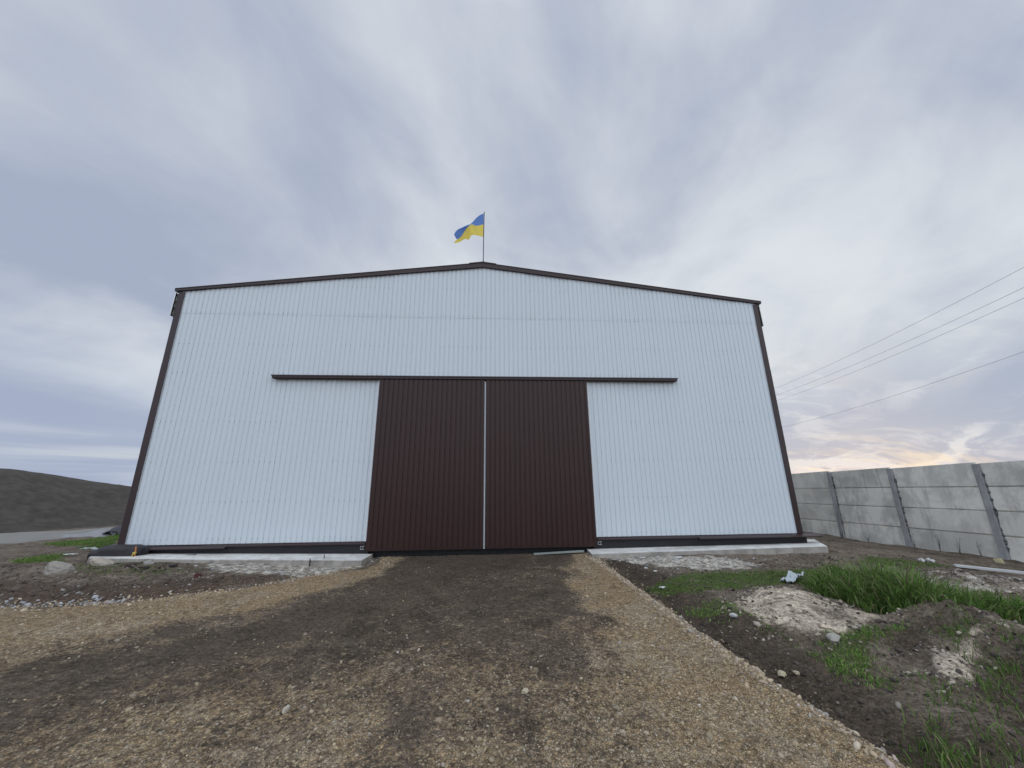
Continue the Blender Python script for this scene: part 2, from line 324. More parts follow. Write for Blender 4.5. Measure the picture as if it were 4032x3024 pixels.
def masks(X, Y):
    sdR = sdist(road_poly, X, Y)
    jit = .10*fbm(X, Y, 5, 3, 101)+.26*fbm(X, Y, 1.9, 4, 105)
    on = smooth(sdR+jit*1.2, -.07, .07)
    tan = np.clip(tanfield(X, Y)*(1+.75*fbm(X, Y, 1.5, 5, 161, .6)), 0, 1)*on
    tan = np.maximum(tan, .55*smooth(sdR, -.45, -.05)*(1-on)*(X > 0))
    sand = np.maximum(smooth(sdist(sand1, X, Y)+jit*2.2, -.1, .25)*np.clip(.8+1.3*fbm(X, Y, 2.4, 4, 109), .25, 1), smooth(sdist(sand2, X, Y)+jit*1.8, -.08, .14))
    pale = np.maximum(smooth(sdist(pale1, X, Y)+jit*3, -.2, .25)*.5, 0)
    rub = np.maximum(smooth(sdist(rub_r, X, Y)+jit*4, -.25, .25)*.8, smooth(sdist(rub_l, X, Y)+jit*4, -.25, .25)*.7)
    dark = smooth(-sdR, -.02, .05)*(1-smooth(-sdR, .5, 1.3))*(X > 0)
    dark = np.maximum(dark, smooth(sdR, .02, .1)*(1-tan)*.85)
    for q in dark_r: dark = np.maximum(dark, smooth(sdist(q, X, Y)+jit*2, -.12, .2)*.95)
    red = smooth(sdist(left_bank, X, Y)+jit, -.2, .15)
    green = np.zeros(X.shape)
    for poly, d, h, _ in G_short: green = np.maximum(green, smooth(sdist(poly, X, Y)+jit*1.5, -.12, .15)*min(1, d/2200))
    green = np.maximum(green, smooth(sdist(tall_poly, X, Y)+jit, -.1, .1))
    return np.stack([tan, sand, np.maximum(rub, pale), green], -1), np.stack([dark, red, on, np.ones(X.shape)], -1)

def graded(segs):
    out = [segs[0][0]]
    for a, b, st in segs:
        n = max(1, int(round((b-a)/st))); out += list(np.linspace(a, b, n+1)[1:])
    return np.array(out)
xs = np.concatenate([-np.geomspace(900, 15, 26), graded([(-14.5, -9, .25), (-9, -4.5, .06), (-4.5, 6.8, .032), (6.8, 10, .07), (10, 15, .25)]), np.geomspace(16, 900, 26)])
ys = np.concatenate([-np.geomspace(900, 10, 24), graded([(-9.6, -7.3, .15), (-7.3, -2.6, .026), (-2.6, 1.2, .05), (1.2, 4, .12), (4, 14, .4)]), np.geomspace(15, 900, 26)])
GX, GY = np.meshgrid(xs, ys)
GZ = height(GX, GY)
mk, mk2 = masks(GX, GY)
nx, ny = len(xs), len(ys)
V = np.stack([GX, GY, GZ], -1).reshape(-1, 3)
idx = np.arange(nx*ny).reshape(ny, nx)
FQ = np.stack([idx[:-1,:-1], idx[:-1,1:], idx[1:,1:], idx[1:,:-1]], -1).reshape(-1, 4)
fc = V[FQ].mean(1)
isroad = sdist(road_poly, fc[:,0], fc[:,1])+1.2*(.10*fbm(fc[:,0], fc[:,1], 5, 3, 101)+.26*fbm(fc[:,0], fc[:,1], 1.9, 4, 105)) > 0
istrack = sdist(TRACK, fc[:,0], fc[:,1])+.5*fbm(fc[:,0], fc[:,1], .6, 2, 3) > 0

def ground_mat(name):
    m, nt, p = mat(name)
    a1 = N(nt, 'ShaderNodeAttribute', attribute_name='mask'); a2 = N(nt, 'ShaderNodeAttribute', attribute_name='mask2')
    s1 = N(nt, 'ShaderNodeSeparateColor'); L(nt, a1.outputs['Color'], s1.inputs[0]); s2 = N(nt, 'ShaderNodeSeparateColor'); L(nt, a2.outputs['Color'], s2.inputs[0])
    tan, sand, pale = s1.outputs; green = a1.outputs['Alpha']; dark, red, on = s2.outputs
    g = N(nt, 'ShaderNodeNewGeometry'); P = g.outputs['Position']
    def noise(s, d=5, r=.6, dist=0):
        n = N(nt, 'ShaderNodeTexNoise', inp={'Scale': s, 'Detail': d, 'Roughness': r, 'Distortion': dist}); L(nt, P, n.inputs[0]); return n.outputs[0]
    def vor(s, feat='F1', out='Color'):
        v = N(nt, 'ShaderNodeTexVoronoi', feature=feat, inp={'Scale': s}); L(nt, P, v.inputs[0]); return v.outputs[out]
    nA, nB, nC = noise(1.1, 6, .6, .3), noise(6, 7, .65, .2), noise(40, 6, .7)
    soil = MIX(nt, SS(nt, nA, .35, .65), (.11, .092, .076), (.18, .153, .130))
    soil = MIX(nt, M_(nt, 'MULTIPLY', SS(nt, nB, .46, .66), .75), soil, (.24, .215, .19))
    soil = MIX(nt, M_(nt, 'MULTIPLY', SS(nt, noise(2.7, 6, .65, .5), .50, .66), .7), soil, (.055, .046, .038))
    soil = MIX(nt, M_(nt, 'MULTIPLY', red, .8), soil, (.078, .056, .044))
    soil = MIX(nt, M_(nt, 'MULTIPLY', dark, M_(nt, 'ADD', .55, M_(nt, 'MULTIPLY', nB, .6)), clamp=True), soil, MIX(nt, SS(nt, nC, .35, .7), (.034, .027, .021), (.080, .064, .050)))
    soil = MIX(nt, M_(nt, 'MULTIPLY', SS(nt, noise(90, 4, .7), .5, .75), .30), soil, (.21, .19, .165))
    soil = MIX(nt, M_(nt, 'MULTIPLY', M_(nt, 'MULTIPLY', SS(nt, noise(3.5, 6, .65, .3), .48, .62), on), .45), soil, (.112, .092, .073))
    # crushed stone: every cell of two sizes its own tint
    vc = vor(55); vc2 = vor(120); sp = N(nt, 'ShaderNodeSeparateColor'); L(nt, vc, sp.inputs[0]); sp2 = N(nt, 'ShaderNodeSeparateColor'); L(nt, vc2, sp2.inputs[0])
    st = MIX(nt, sp.outputs[0], (.26, .205, .14), (.52, .42, .29))
    st = MIX(nt, SS(nt, sp.outputs[1], .72, .95), st, (.50, .47, .42))
    st = MIX(nt, M_(nt, 'MULTIPLY', SS(nt, sp2.outputs[0], .55, .9), .6), st, (.20, .155, .11))
    st = MIX(nt, M_(nt, 'MULTIPLY', SS(nt, noise(1.0, 6, .65, .4), .47, .62), .6), st, (.40, .30, .195))
    st = MIX(nt, M_(nt, 'MULTIPLY', SS(nt, noise(1.7, 6, .68, .6), .52, .66), .55), st, (.50, .465, .41))
    st = MIX(nt, M_(nt, 'MULTIPLY', SS(nt, noise(4.2, 6, .7, .3), .54, .66), .5), st, (.15, .118, .085))
    st = MIX(nt, 1.0, st, (1.03, 1.0, .93), 'MULTIPLY')
    edge = vor(55, 'DISTANCE_TO_EDGE', 'Distance')
    st = MIX(nt, M_(nt, 'MULTIPLY', M_(nt, 'SUBTRACT', 1.0, SS(nt, edge, .0, .12)), .55), st, (.10, .08, .055))
    tm = M_(nt, 'ADD', tan, M_(nt, 'MULTIPLY', M_(nt, 'SUBTRACT', M_(nt, 'ADD', M_(nt, 'MULTIPLY', nB, .55), M_(nt, 'ADD', M_(nt, 'MULTIPLY', nC, .30), M_(nt, 'MULTIPLY', sp.outputs[2], .15))), .5), 2.3))
    col = MIX(nt, SS(nt, tm, .18, .82), soil, st)
    sandc = MIX(nt, SS(nt, nB, .38, .66), (.58, .53, .455), (.34, .305, .265))
    sandc = MIX(nt, M_(nt, 'MULTIPLY', SS(nt, noise(5, 7, .75, .6), .53, .60), .85), sandc, (.12, .10, .085))
    col = MIX(nt, SS(nt, M_(nt, 'ADD', sand, M_(nt, 'MULTIPLY', M_(nt, 'SUBTRACT', nB, .5), .9)), .3, .7), col, sandc)
    palec = MIX(nt, SS(nt, noise(9, 6, .7), .38, .62), (.25, .235, .215), (.58, .58, .56))
    col = MIX(nt, SS(nt, M_(nt, 'ADD', pale, M_(nt, 'MULTIPLY', M_(nt, 'SUBTRACT', nB, .5), 1.7)), .3, .8), col, palec)
    gm = SS(nt, M_(nt, 'ADD', green, M_(nt, 'MULTIPLY', M_(nt, 'SUBTRACT', nB, .5), .8)), .35, .8)
    col = MIX(nt, M_(nt, 'MULTIPLY', gm, .72), col, MIX(nt, nC, (.045, .075, .02), (.095, .13, .04)))
    ga = noise(22, 9, .78); gb = noise(75, 6, .75)
    grain_shade = M_(nt, 'MULTIPLY', M_(nt, 'ADD', .42, M_(nt, 'MULTIPLY', SS(nt, ga, .33, .68), 1.05)), M_(nt, 'ADD', .62, M_(nt, 'MULTIPLY', SS(nt, gb, .30, .70), .72)))  # colour speckle for dirt grain, with the shade of fine crevices painted in
    vs_ = N(nt, 'ShaderNodeVectorMath', operation='SCALE'); L(nt, col, vs_.inputs[0]); L(nt, grain_shade, vs_.inputs[3]); col = MIX(nt, 1.0, vs_.outputs[0], (1.04, .97, .87), 'MULTIPLY')
    L(nt, col, p.inputs['Base Color']); p.inputs['Roughness'].default_value = .95; p.inputs['Specular IOR Level'].default_value = .12
    hgt = M_(nt, 'ADD', M_(nt, 'MULTIPLY', nC, .5), M_(nt, 'ADD', M_(nt, 'MULTIPLY', noise(14, 6, .7), 1.0), M_(nt, 'MULTIPLY', M_(nt, 'MULTIPLY', SS(nt, edge, 0, .25), tan), .5)))
    bp = N(nt, 'ShaderNodeBump', inp={'Strength': .8, 'Distance': .03}); L(nt, hgt, bp.inputs['Height']); L(nt, bp.outputs[0], p.inputs['Normal'])
    return m
GM = ground_mat('ground_soil')
def track_mat():
    m = simple('dirt_track', (.24, .235, .215), .95, .2, 1.5, .4, 20, .1); return m
def submesh(name, sel, mt):
    f = FQ[sel]; used = np.unique(f); mp = np.zeros(len(V), np.int64); mp[used] = np.arange(len(used))
    o = fast_mesh(name, V[used], mp[f], mt, {'mask': mk.reshape(-1, 4)[used], 'mask2': mk2.reshape(-1, 4)[used]}, True)
    return tag(o, kind='structure')
submesh('ground', ~isroad & ~istrack, GM)
submesh('driveway', isroad & ~istrack, GM)
submesh('dirt_road', istrack, track_mat())

# the great heap of black soil beyond the track
def hill():
    bx = np.array([-19.0, 10.6]); dirv = np.array([.40, .917]); nor = np.array([-.917, .40])
    tt = np.linspace(-60, 60, 300); dd = np.concatenate([np.linspace(-1.5, 14, 110), np.linspace(14.5, 40, 30)])
    T, D = np.meshgrid(tt, dd)
    X = bx[0]+dirv[0]*T+nor[0]*D; Y = bx[1]+dirv[1]*T+nor[1]*D
    az = np.degrees(np.arctan2(-(X-CAM[0]), Y-CAM[1]))       # degrees left of straight ahead
    crest = np.interp(az, [15, 30, 37.5, 40, 43, 46, 48.5, 50.5, 53, 60, 75, 90], [1.2, 1.5, 2.05, 2.1, 2.45, 2.8, 3.05, 2.95, 2.95, 3.0, 2.6, 1.8])
    up = np.where(D < 9, smooth(D+1.0*fbm(X, Y, .25, 3, 7), -.8, 9.5)**.85, 1)
    z = -.56+crest*up*(1-.55*smooth(D, 10, 40))
    z += (1.0*fbm(X, Y, .22, 4, 15)+1.7*(.25-np.abs(fbm(X+.6*Y, Y*.5-X*.25, .30, 3, 17)))+.50*fbm(X, Y, .9, 5, 19, .6))*smooth(D, .2, 4)*(1-.88*smooth(D, 5, 8.5))
    z += .05*fbm(X, Y, 4, 3, 23)*smooth(D, 0, 1)
    n, k = T.shape; ii = np.arange(n*k).reshape(n, k)
    Fh = np.stack([ii[:-1,:-1], ii[:-1,1:], ii[1:,1:], ii[1:,:-1]], -1).reshape(-1, 4)
    mt = simple('hill_soil', (.072, .064, .056), .95, .7, 2.6, 1.0, 4, .1)
    return tag(fast_mesh('hill', np.stack([X, Y, z], -1).reshape(-1, 3), Fh, mt, None, True), kind='structure')
hill()

# ------------------------------------------------------------------ warehouse
WX = 7.5
BD = 26.0
wh = empty('warehouse', (0, 0, -.3), 'white corrugated steel warehouse with brown trim and two brown sliding doors', 'warehouse')
wh_loc = Vector((0, 0, .3))
def part(mb, name, mats, parent=wh, **k):
    o = mb.build(name, mats, None, **k); o.parent = parent
    o.matrix_parent_inverse = Matrix.Translation(-Vector((0, 0, -.3)))
    return o
PITCH = .115
def profile(x0, x1, d, pitch=PITCH, lap=0, phase=0.0):
    out = []; k = math.floor((x0-phase)/pitch)-1
    seq = [(0, 0), (.06, -d), (.76, -d), (.82, 0)]
    while phase+k*pitch < x1+pitch:
        e = .008 if lap and (k % lap) < lap//2 else 0
        for a, y in seq: out.append((phase+(k+a)*pitch, y-e))
        k += 1
    def at(x):
        for (a, ya), (b, yb) in zip(out, out[1:]):
            if a <= x <= b: return ya+(yb-ya)*(x-a)/(b-a+1e-12)
    res = [(x0, at(x0))]+[p for p in out if x0 < p[0] < x1]+[(x1, at(x1))]
    return res
def corrugated(mb, x0, x1, zb, zt, y, d=.010, pitch=PITCH, lap=0, mi=0, lip=False):
    pr = profile(x0, x1, d, pitch, lap)
    if x0 < 0 < x1:
        i = next(i for i, p in enumerate(pr) if p[0] > 0); a, b = pr[i-1], pr[i]
        pr.insert(i, (0, a[1]+(b[1]-a[1])*(0-a[0])/(b[0]-a[0])))
    vs = []
    for x, yy in pr: vs += [(x, y+yy, zb(x)), (x, y+yy, zt(x))]
    fs = [(2*i, 2*i+2, 2*i+3, 2*i+1) for i in range(len(pr)-1)]
    mb.add(vs, fs, mi)
    if lip:
        vs = []
        for x, yy in pr: vs += [(x, y+yy, zb(x)), (x, y+yy+.012, zb(x))]
        mb.add(vs, [(2*i, 2*i+1, 2*i+3, 2*i+2) for i in range(len(pr)-1)], mi)
gable = lambda x: 6.80-.124*abs(x)
SEAM = 5.30
D0, D1, DC = -2.423, 2.594, .101
wb = MB()
corrugated(wb, -WX+.02, WX-.02, lambda x: -.01, lambda x: SEAM+.06, 0, .013, lap=20)
corrugated(wb, -WX+.02, WX-.02, lambda x: SEAM+.012*math.sin(x*.9)*.5, gable, -.005, .013, lap=20, lip=True)
for zrow in (6.12, 5.36, 4.51, 3.775, 2.614, 1.70, .845, .09):
    k = math.floor(-WX/PITCH)
    while k*PITCH < WX:
        x = (k+.41)*PITCH+random.uniform(-.004, .004); k += 1
        if abs(x) > WX-.15 or zrow > gable(x)-.15 or random.random() < .06: continue
        if D0-.05 < x < D1+.05 and zrow < 3.8: continue
        x += .055; z = zrow+random.uniform(-.012, .012); yb = -.002-(.005 if zrow > SEAM else 0)-.0035
        wb.add([(x+.009*math.cos(q*math.pi/3), yb-.004, z+.009*math.sin(q*math.pi/3)) for q in range(6)]+[(x+.011*math.cos(q*math.pi/3), yb+.004, z+.011*math.sin(q*math.pi/3)) for q in range(6)],
               [(0,1,2,3,4,5)]+[(q, 6+q, 6+(q+1)%6, (q+1)%6) for q in range(6)], 1)
part(wb, 'front_wall', [WHITE, SCREW], fix=False)
# side and rear walls
for sgn in (-1, 1):
    mb = MB(); tmp = MB(); corrugated(tmp, .02, BD, lambda x: -.01, lambda x: 5.84, 0, .012, .23)
    mb.v = [(sgn*(WX-.012-p[1]), p[0], p[2]) for p in tmp.v]; mb.f = tmp.f; mb.mi = tmp.mi
    part(mb, 'side_wall', WHITE, fix=False)
mb = MB(); mb.add([(-WX, BD, -.01), (WX, BD, -.01), (WX, BD, 5.85), (0, BD, 6.78), (-WX, BD, 5.85)], [(0,1,2,3,4)]); part(mb, 'rear_wall', WHITE, fix=False)
# roof sheets and verge boards
for sgn in (-1, 1):
    mb = MB(); zo = lambda x: 6.905-.1275*abs(x)
    x0, x1 = 0, 7.62*sgn
    mb.hexa([(x0,-.02,zo(x0)-.05),(x1,-.02,zo(x1)-.05),(x1,BD+.1,zo(x1)-.05),(x0,BD+.1,zo(x0)-.05),(x0,-.02,zo(x0)-.006),(x1,-.02,zo(x1)-.006),(x1,BD+.1,zo(x1)-.006),(x0,BD+.1,zo(x0)-.006)])
    part(mb, 'roof', TRIM)
    mb = MB(); zb = lambda x: 6.772-.119*abs(x)
    xa, xb = 0, 7.60*sgn
    mb.hexa([(xa,-.075,zb(xa)),(xb,-.075,zb(xb)),(xb,-.022,zb(xb)),(xa,-.022,zb(xa)),(xa,-.075,zo(xa)),(xb,-.075,zo(xb)),(xb,-.022,zo(xb)),(xa,-.022,zo(xa))])
    mb.hexa([(xa,-.085,zo(xa)-.012),(xb,-.085,zo(xb)-.012),(xb,.14,zo(xb)+.001),(xa,.14,zo(xa)+.001),(xa,-.085,zo(xa)+.003),(xb,-.085,zo(xb)+.003),(xb,.14,zo(xb)+.006),(xa,.14,zo(xa)+.006)])
    part(mb, 'verge_board', TRIM)
    # corner trim: a folded angle with seams every two metres
    mb = MB()
    for z0, z1 in ((-.01, 1.98), (1.95, 3.98), (3.95, 5.86)):
        k = .002 if z0 == 1.95 else 0
        xo, xi = sgn*(WX+.012+k), sgn*(WX-.125-k)
        mb.box(min(xo, xi), max(xo, xi), -.038-k, -.027, z0, z1)
        xo2 = sgn*(WX+.004)
        mb.box(min(xo, xo2), max(xo, xo2), -.027, .12, z0, z1)
    part(mb, 'corner_trim', TRIM)
mb = MB()
for sgn in (-1, 1):
    zt = lambda x: 6.915-.120*abs(x)
    mb.hexa([(0,-.092,zt(0)-.012),(sgn*.36,-.092,zt(.36)-.012),(sgn*.36,BD,zt(.36)-.012),(0,BD,zt(0)-.012),(0,-.092,zt(0)+.012),(sgn*.36,-.092,zt(.36)+.006),(sgn*.36,BD,zt(.36)+.006),(0,BD,zt(0)+.012)])
part(mb, 'ridge_cap', TRIM)
# translucent vent strips hung below the eaves along both sides
GLZ, nt_, p_ = mat('polycarbonate'); p_.inputs['Base Color'].default_value = (.75, .83, .77, 1); p_.inputs['Roughness'].default_value = .35; p_.inputs['Transmission Weight'].default_value = .0
for sgn, ox in ((-1, .085), (1, .05)):
    mb = MB(); xo = sgn*(WX+ox)
    mb.hexa([(xo-.008,-.06,5.22),(xo+.008,-.06,5.22),(xo+.008,BD,5.22),(xo-.008,BD,5.22),(xo-.008-sgn*.01,-.06,5.82),(xo+.008-sgn*.01,-.06,5.82),(xo+.008-sgn*.01,BD,5.82),(xo-.008-sgn*.01,BD,5.82)])
    v = part(mb, 'vent_panel', GLZ)
    fr = MB()
    for z in (5.23, 5.42, 5.60, 5.79):
        a, b = sorted((sgn*(WX+.013), xo-sgn*.009)); fr.box(a, b, -.045, -.015, z-.010, z+.010)
    a, b = sorted((xo-sgn*.010, xo-sgn*.024)); fr.box(a, b, -.055, -.025, 5.21, 5.83)
    f = fr.build('vent_frame', TRIM); f.parent = v
    f.matrix_parent_inverse = Matrix.Translation((0, 0, .3)) @ Matrix.Translation((0, 0, 0))
    f.matrix_parent_inverse = Matrix.Identity(4)
# plinth, flashing
for xa_, xb_ in ((-7.58, D0+.04), (D1-.05, 7.58)):
    mb = MB(); mb.box(xa_, xb_, -.035, .3, -.5, -.035); part(mb, 'plinth', BITUM, bevel=.01)
def drip(x0, x1, y1, z0, z1, name='drip_flashing', sag=0):
    mb = MB(); sec = [(-.003, z0), (y1, z1), (y1, z1-.018), (y1+.012, z1-.018), (y1+.012, z1-.004), (-.003, z0-.008)]
    mb.prism(sec, x0, x1); return part(mb, name, TRIM)
drip(-5.75, D0-.03, -.085, -.012, -.050); drip(-7.62, -5.3, -.15, -.020, -.075)
drip(D1+.03, 5.0, -.095, -.012, -.055); drip(4.95, 7.2, -.17, -.016, -.066); drip(7.17, 7.86, -.18, -.010, -.064)
# door opening casing
for x in (D0-.035, D1+.035):
    mb = MB(); mb.box(x-.03, x+.03, -.036, -.012, -.01, 3.66); mb.box(x-.006, x+.006, -.042, -.036, -.01, 3.66); part(mb, 'door_casing', WHITE2)
# black strip added under the doors, its colour standing in for interior shade
mb = MB(); mb.box(D0, D1, .10, .14, -.5, -.03); part(mb, 'gap_shade_strip', BITUM)
# sliding leaves
for x0, x1, last in ((D0, DC-.022, False), (DC+.022, D1, True)):
    mb = MB()
    corrugated(mb, x0+.03, x1-.03, lambda x: -.165, lambda x: 3.66, -.105, .012)
    corrugated(mb, x0+.03, x1-.03, lambda x: -.20, lambda x: -.165, -.104, .002)
    for a, b in ((x0, x0+.034), (x1-.034, x1)): mb.box(a, b, -.121, -.05, -.20, 3.66)
    mb.box(x0+.02, x1-.02, -.10, -.055, -.20, -.15); mb.box(x0+.02, x1-.02, -.10, -.055, 3.6, 3.66)
    mb.add([(x0, -.06, -.2), (x1, -.06, -.2), (x1, -.06, 3.66), (x0, -.06, 3.66)], [(0,3,2,1)])
    leaf = part(mb, 'sliding_door', BROWN, fix=False)
    if last:
        # fixing screws along the lower right rail
        pass
    else:
        st = MB(); st.box(DC-.019, DC+.012, -.112, -.098, -.20, 3.58)
        s_ = st.build('seal_strip', simple('strip_steel', (.42, .44, .46), .45, .1)); s_.parent = leaf
    gb = MB(); xg = D0-.075 if not last else D1+.075
    gb.box(xg-.045, xg+.045, -.10, -.085, -.17, -.155); gb.box(xg-.045, xg+.045, -.10, -.085, -.11, -.095); gb.box(xg-.045, xg-.03, -.10, -.085, -.155, -.11); gb.box(xg+.01, xg+.022, -.115, -.04, -.15, -.115)
    part(gb, 'door_guide', simple('zinc', (.30, .30, .31), .45, metal=.6))
# overhead rail with its folded hood
mb = MB()
mb.prism([(-.006, 3.735), (-.165, 3.70), (-.165, 3.675), (-.155, 3.675), (-.155, 3.69), (-.006, 3.722)], -4.93, 4.93)
mb.prism([(-.055, 3.70), (-.150, 3.684), (-.150, 3.632), (-.135, 3.62), (-.12, 3.632), (-.075, 3.632), (-.06, 3.62), (-.05, 3.635)], -4.91, 4.91)
rail = part(mb, 'door_rail', TRIM)
for k in range(9):
    x = -4.4+k*1.1
    b = MB(); b.box(x-.03, x+.03, -.052, -.002, 3.64, 3.70); bo = b.build('bracket', TRIM); bo.parent = rail

# ------------------------------------------------------------------ concrete aprons
def apron(outline_top, bottoms, name='pavement'):
    mb = MB(); n = len(outline_top)
    mb.add(outline_top, [tuple(range(n))], 0)
    for i in range(n):
        j = (i+1) % n; a, b = outline_top[i], outline_top[j]
        segs = max(1, int(math.dist(a, b)/.18)); prev = None
        vs = []
        for k in range(segs+1):
            t = k/segs; p = [a[q]+(b[q]-a[q])*t for q in range(3)]
            vs += [tuple(p), (p[0]+random.uniform(-.004, .004), p[1]+random.uniform(-.006, .006), p[2]-bottoms)]
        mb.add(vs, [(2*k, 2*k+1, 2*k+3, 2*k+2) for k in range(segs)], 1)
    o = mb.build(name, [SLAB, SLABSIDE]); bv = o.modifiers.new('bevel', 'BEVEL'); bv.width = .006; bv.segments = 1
    return tag(o, kind='structure')
apron([(-7.9,-.04,-.145),(-7.45,-.66,-.150),(-5.34,-.66,-.225),(-2.33,-.66,-.297),(-2.28,-.04,-.262)][::-1] and [(-7.9,-.037,-.145),(-7.45,-.66,-.150),(-5.34,-.66,-.225),(-2.33,-.66,-.297),(-2.28,-.037,-.262)], .30)
apron([(2.38,-.037,-.255),(2.33,-.66,-.270),(4.9,-.66,-.245),(7.5,-.66,-.217),(8.2,.5,-.215),(7.60,.5,-.205),(7.60,-.037,-.222)], .28)

# ------------------------------------------------------------------ flag
fp = empty('flagpole', (.012, -.03, 6.93), 'thin dark flagpole on the roof ridge', 'flagpole')
mb = MB(); mb.tube([(0, 0, -.02), (.003, 0, .8), (.012, 0, 1.62)], .012, 8); mb.build('pole', POLE, fp)
mb = MB(); mb.tube([(0,0,-.02),(0,0,.03)], .03, 8); mb.build('base_socket', POLE, fp)
top = [(.006, 8.493), (-.139, 8.387), (-.29, 8.269), (-.45, 8.12), (-.587, 7.965), (-.70, 7.86), (-.79, 7.775)]
mid = [(.006, 8.143), (-.123, 8.123), (-.24, 8.095), (-.345, 8.055), (-.48, 7.94), (-.59, 7.80), (-.697, 7.676)]
bot = [(.003, 7.737), (-.17, 7.742), (-.319, 7.725), (-.385, 7.680), (-.50, 7.700), (-.66, 7.52), (-.785, 7.447)]
def crv(c_, s):
    t = s*(len(c_)-1); i = min(int(t), len(c_)-2); f = t-i
    p0, p1, p2, p3 = (np.array(c_[max(0, min(len(c_)-1, i+k))]) for k in (-1, 0, 1, 2))
    return .5*((2*p1)+(-p0+p2)*f+(2*p0-5*p1+4*p2-p3)*f*f+(-p0+3*p1-3*p2+p3)*f**3)
NS, NT = 44, 28; vs = []; fs = []; mi = []
for j in range(NT+1):
    for i in range(NS+1):
        s, t_ = i/NS, j/NT; a, b, c_ = crv(top, s), crv(mid, s), crv(bot, s)
        p = a+(b-a)*t_*2 if t_ < .5 else b+(c_-b)*(t_*2-1)
        fold = s*.9+(t_-.5)*.55
        y = -.03+min(1, s*3)*(.085*math.sin(fold*9.0+.6)+.012*math.sin(t_*9+s*6))
        vs.append((p[0], y, p[1]))
for j in range(NT):
    for i in range(NS):
        k = j*(NS+1)+i; fs.append((k, k+1, k+NS+2, k+NS+1)); mi.append(0 if j < NT//2 else 1)
def cloth(name, col):
    m, nt, p = mat(name); p.inputs['Base Color'].default_value = (*col, 1); p.inputs['Roughness'].default_value = .75; p.inputs['Specular IOR Level'].default_value = .2
    tr = N(nt, 'ShaderNodeBsdfTranslucent'); tr.inputs[0].default_value = (*col, 1); mx = N(nt, 'ShaderNodeMixShader'); mx.inputs[0].default_value = .5
    L(nt, p.outputs[0], mx.inputs[1]); L(nt, tr.outputs[0], mx.inputs[2]); L(nt, mx.outputs[0], nt.nodes['Material Output'].inputs[0]); return m
mb = MB(); mb.v = vs; mb.f = fs; mb.mi = mi
fl = mb.build('flag', [cloth('blue_cloth', (.16, .30, .68)), cloth('yellow_cloth', (.92, .76, .17))], smooth=True, fix=False)
tag(fl, 'blue and yellow flag blowing left from the rooftop pole', 'flag')

# ------------------------------------------------------------------ precast concrete fence
FX = 11.5
fe = empty('concrete_fence', (FX, 0, -.55), 'grey precast concrete panel fence right of the warehouse', 'fence')
posts = [-2.76+1.985*k for k in range(-2, 9)]
for k, y in enumerate(posts):
    mb = MB(); lean = random.uniform(-.01, .01)
    mb.hexa([(FX-.10,y-.07,-.9),(FX+.06,y-.07,-.9),(FX+.06,y+.07,-.9),(FX-.10,y+.07,-.9),(FX-.10+lean,y-.065,1.50),(FX+.06,y-.065,1.50),(FX+.06,y+.065,1.50),(FX-.10+lean,y+.065,1.50)])
    o = mb.build('post', POSTM, fe, bevel=.012); o.matrix_parent_inverse = Matrix.Translation((-FX, 0, .55))
    # mortar dabs squeezed out of the groove
    mb = MB(); path = []; rad = []
    for q in range(34):
        z = -.42+q*.054; path.append((FX-.052+random.uniform(-.008, .008), y-.075+random.uniform(-.006, .006), z)); rad.append(max(.004, random.gauss(.006, .011) if random.random() < .82 else .034))
    mb.tube(path, rad, 7)
    mo = mb.build('mortar', MORTAR, o, bevel=.008); mo.matrix_parent_inverse = Matrix.Translation((0,0,0)) if False else Matrix.Identity(4)
for k in range(len(posts)-1):
    y0, y1 = posts[k]+.03, posts[k+1]-.03
    for r in range(4):
        z0 = -.565+r*.522; z1 = z0+.498+(.03 if r == 3 else 0); tl = random.uniform(-.008, .008); xo = FX-.045+random.uniform(-.006, .006)
        if r == 3: tl = -.02
        mb = MB(); mb.hexa([(xo,y0,z0),(xo+.06,y0,z0),(xo+.06,y1,z0+tl*0),(xo,y1,z0),(xo+.004,y0,z1-tl*.5),(xo+.06,y0,z1-tl*.5),(xo+.06,y1,z1+tl),(xo+.004,y1,z1+tl)])
        mb.box(xo+.034, xo+.055, y0+.002, y1-.002, z0-.02, z0+.004)
        o = mb.build('panel', FENCE, fe, bevel=.007); o.matrix_parent_inverse = Matrix.Translation((-FX, 0, .55))

# ------------------------------------------------------------------ power lines
WIRE = simple('wire', (.22, .22, .24), .6)
def px4(x, y): return ray(2500+x*.6932, 1000+y*.6932)
nm = ['topmost of the four thin power lines right of the warehouse', 'second power line from the top in the bundle of three', 'third power line from the top, lowest of the bundle of three', 'lowest power line, strung apart below the other three']
for k, (a, c_, b) in enumerate((((785,768),(1500,455),(2210,75)), ((795,805),(1500,517),(2210,190)), ((800,835),(1500,555),(2210,250)), ((832,985),(1500,800),(2210,555)))):
    da, dc, db = px4(*a), px4(*c_), px4(*b)
    pb = CAM+db*(19+k*.3)/np.hypot(db[0], db[1]); pa = CAM+da*((pb[2]-CAM[2])/da[2])
    path = []
    for i in range(-30, 90):
        t = i/40; p = pb+(pa-pb)*t; p = p.copy(); p[2] -= .16*(1-(2*min(1.6, max(-.6, t))-1)**2); path.append(tuple(p))
    o0 = path[0]; mb = MB(); mb.tube([tuple(np.array(p)-np.array(path[30])) for p in path], .0055, 5)
    o = mb.build('power_line', WIRE, loc=path[30]); tag(o, nm[k], 'power line', 'power lines right of the warehouse')

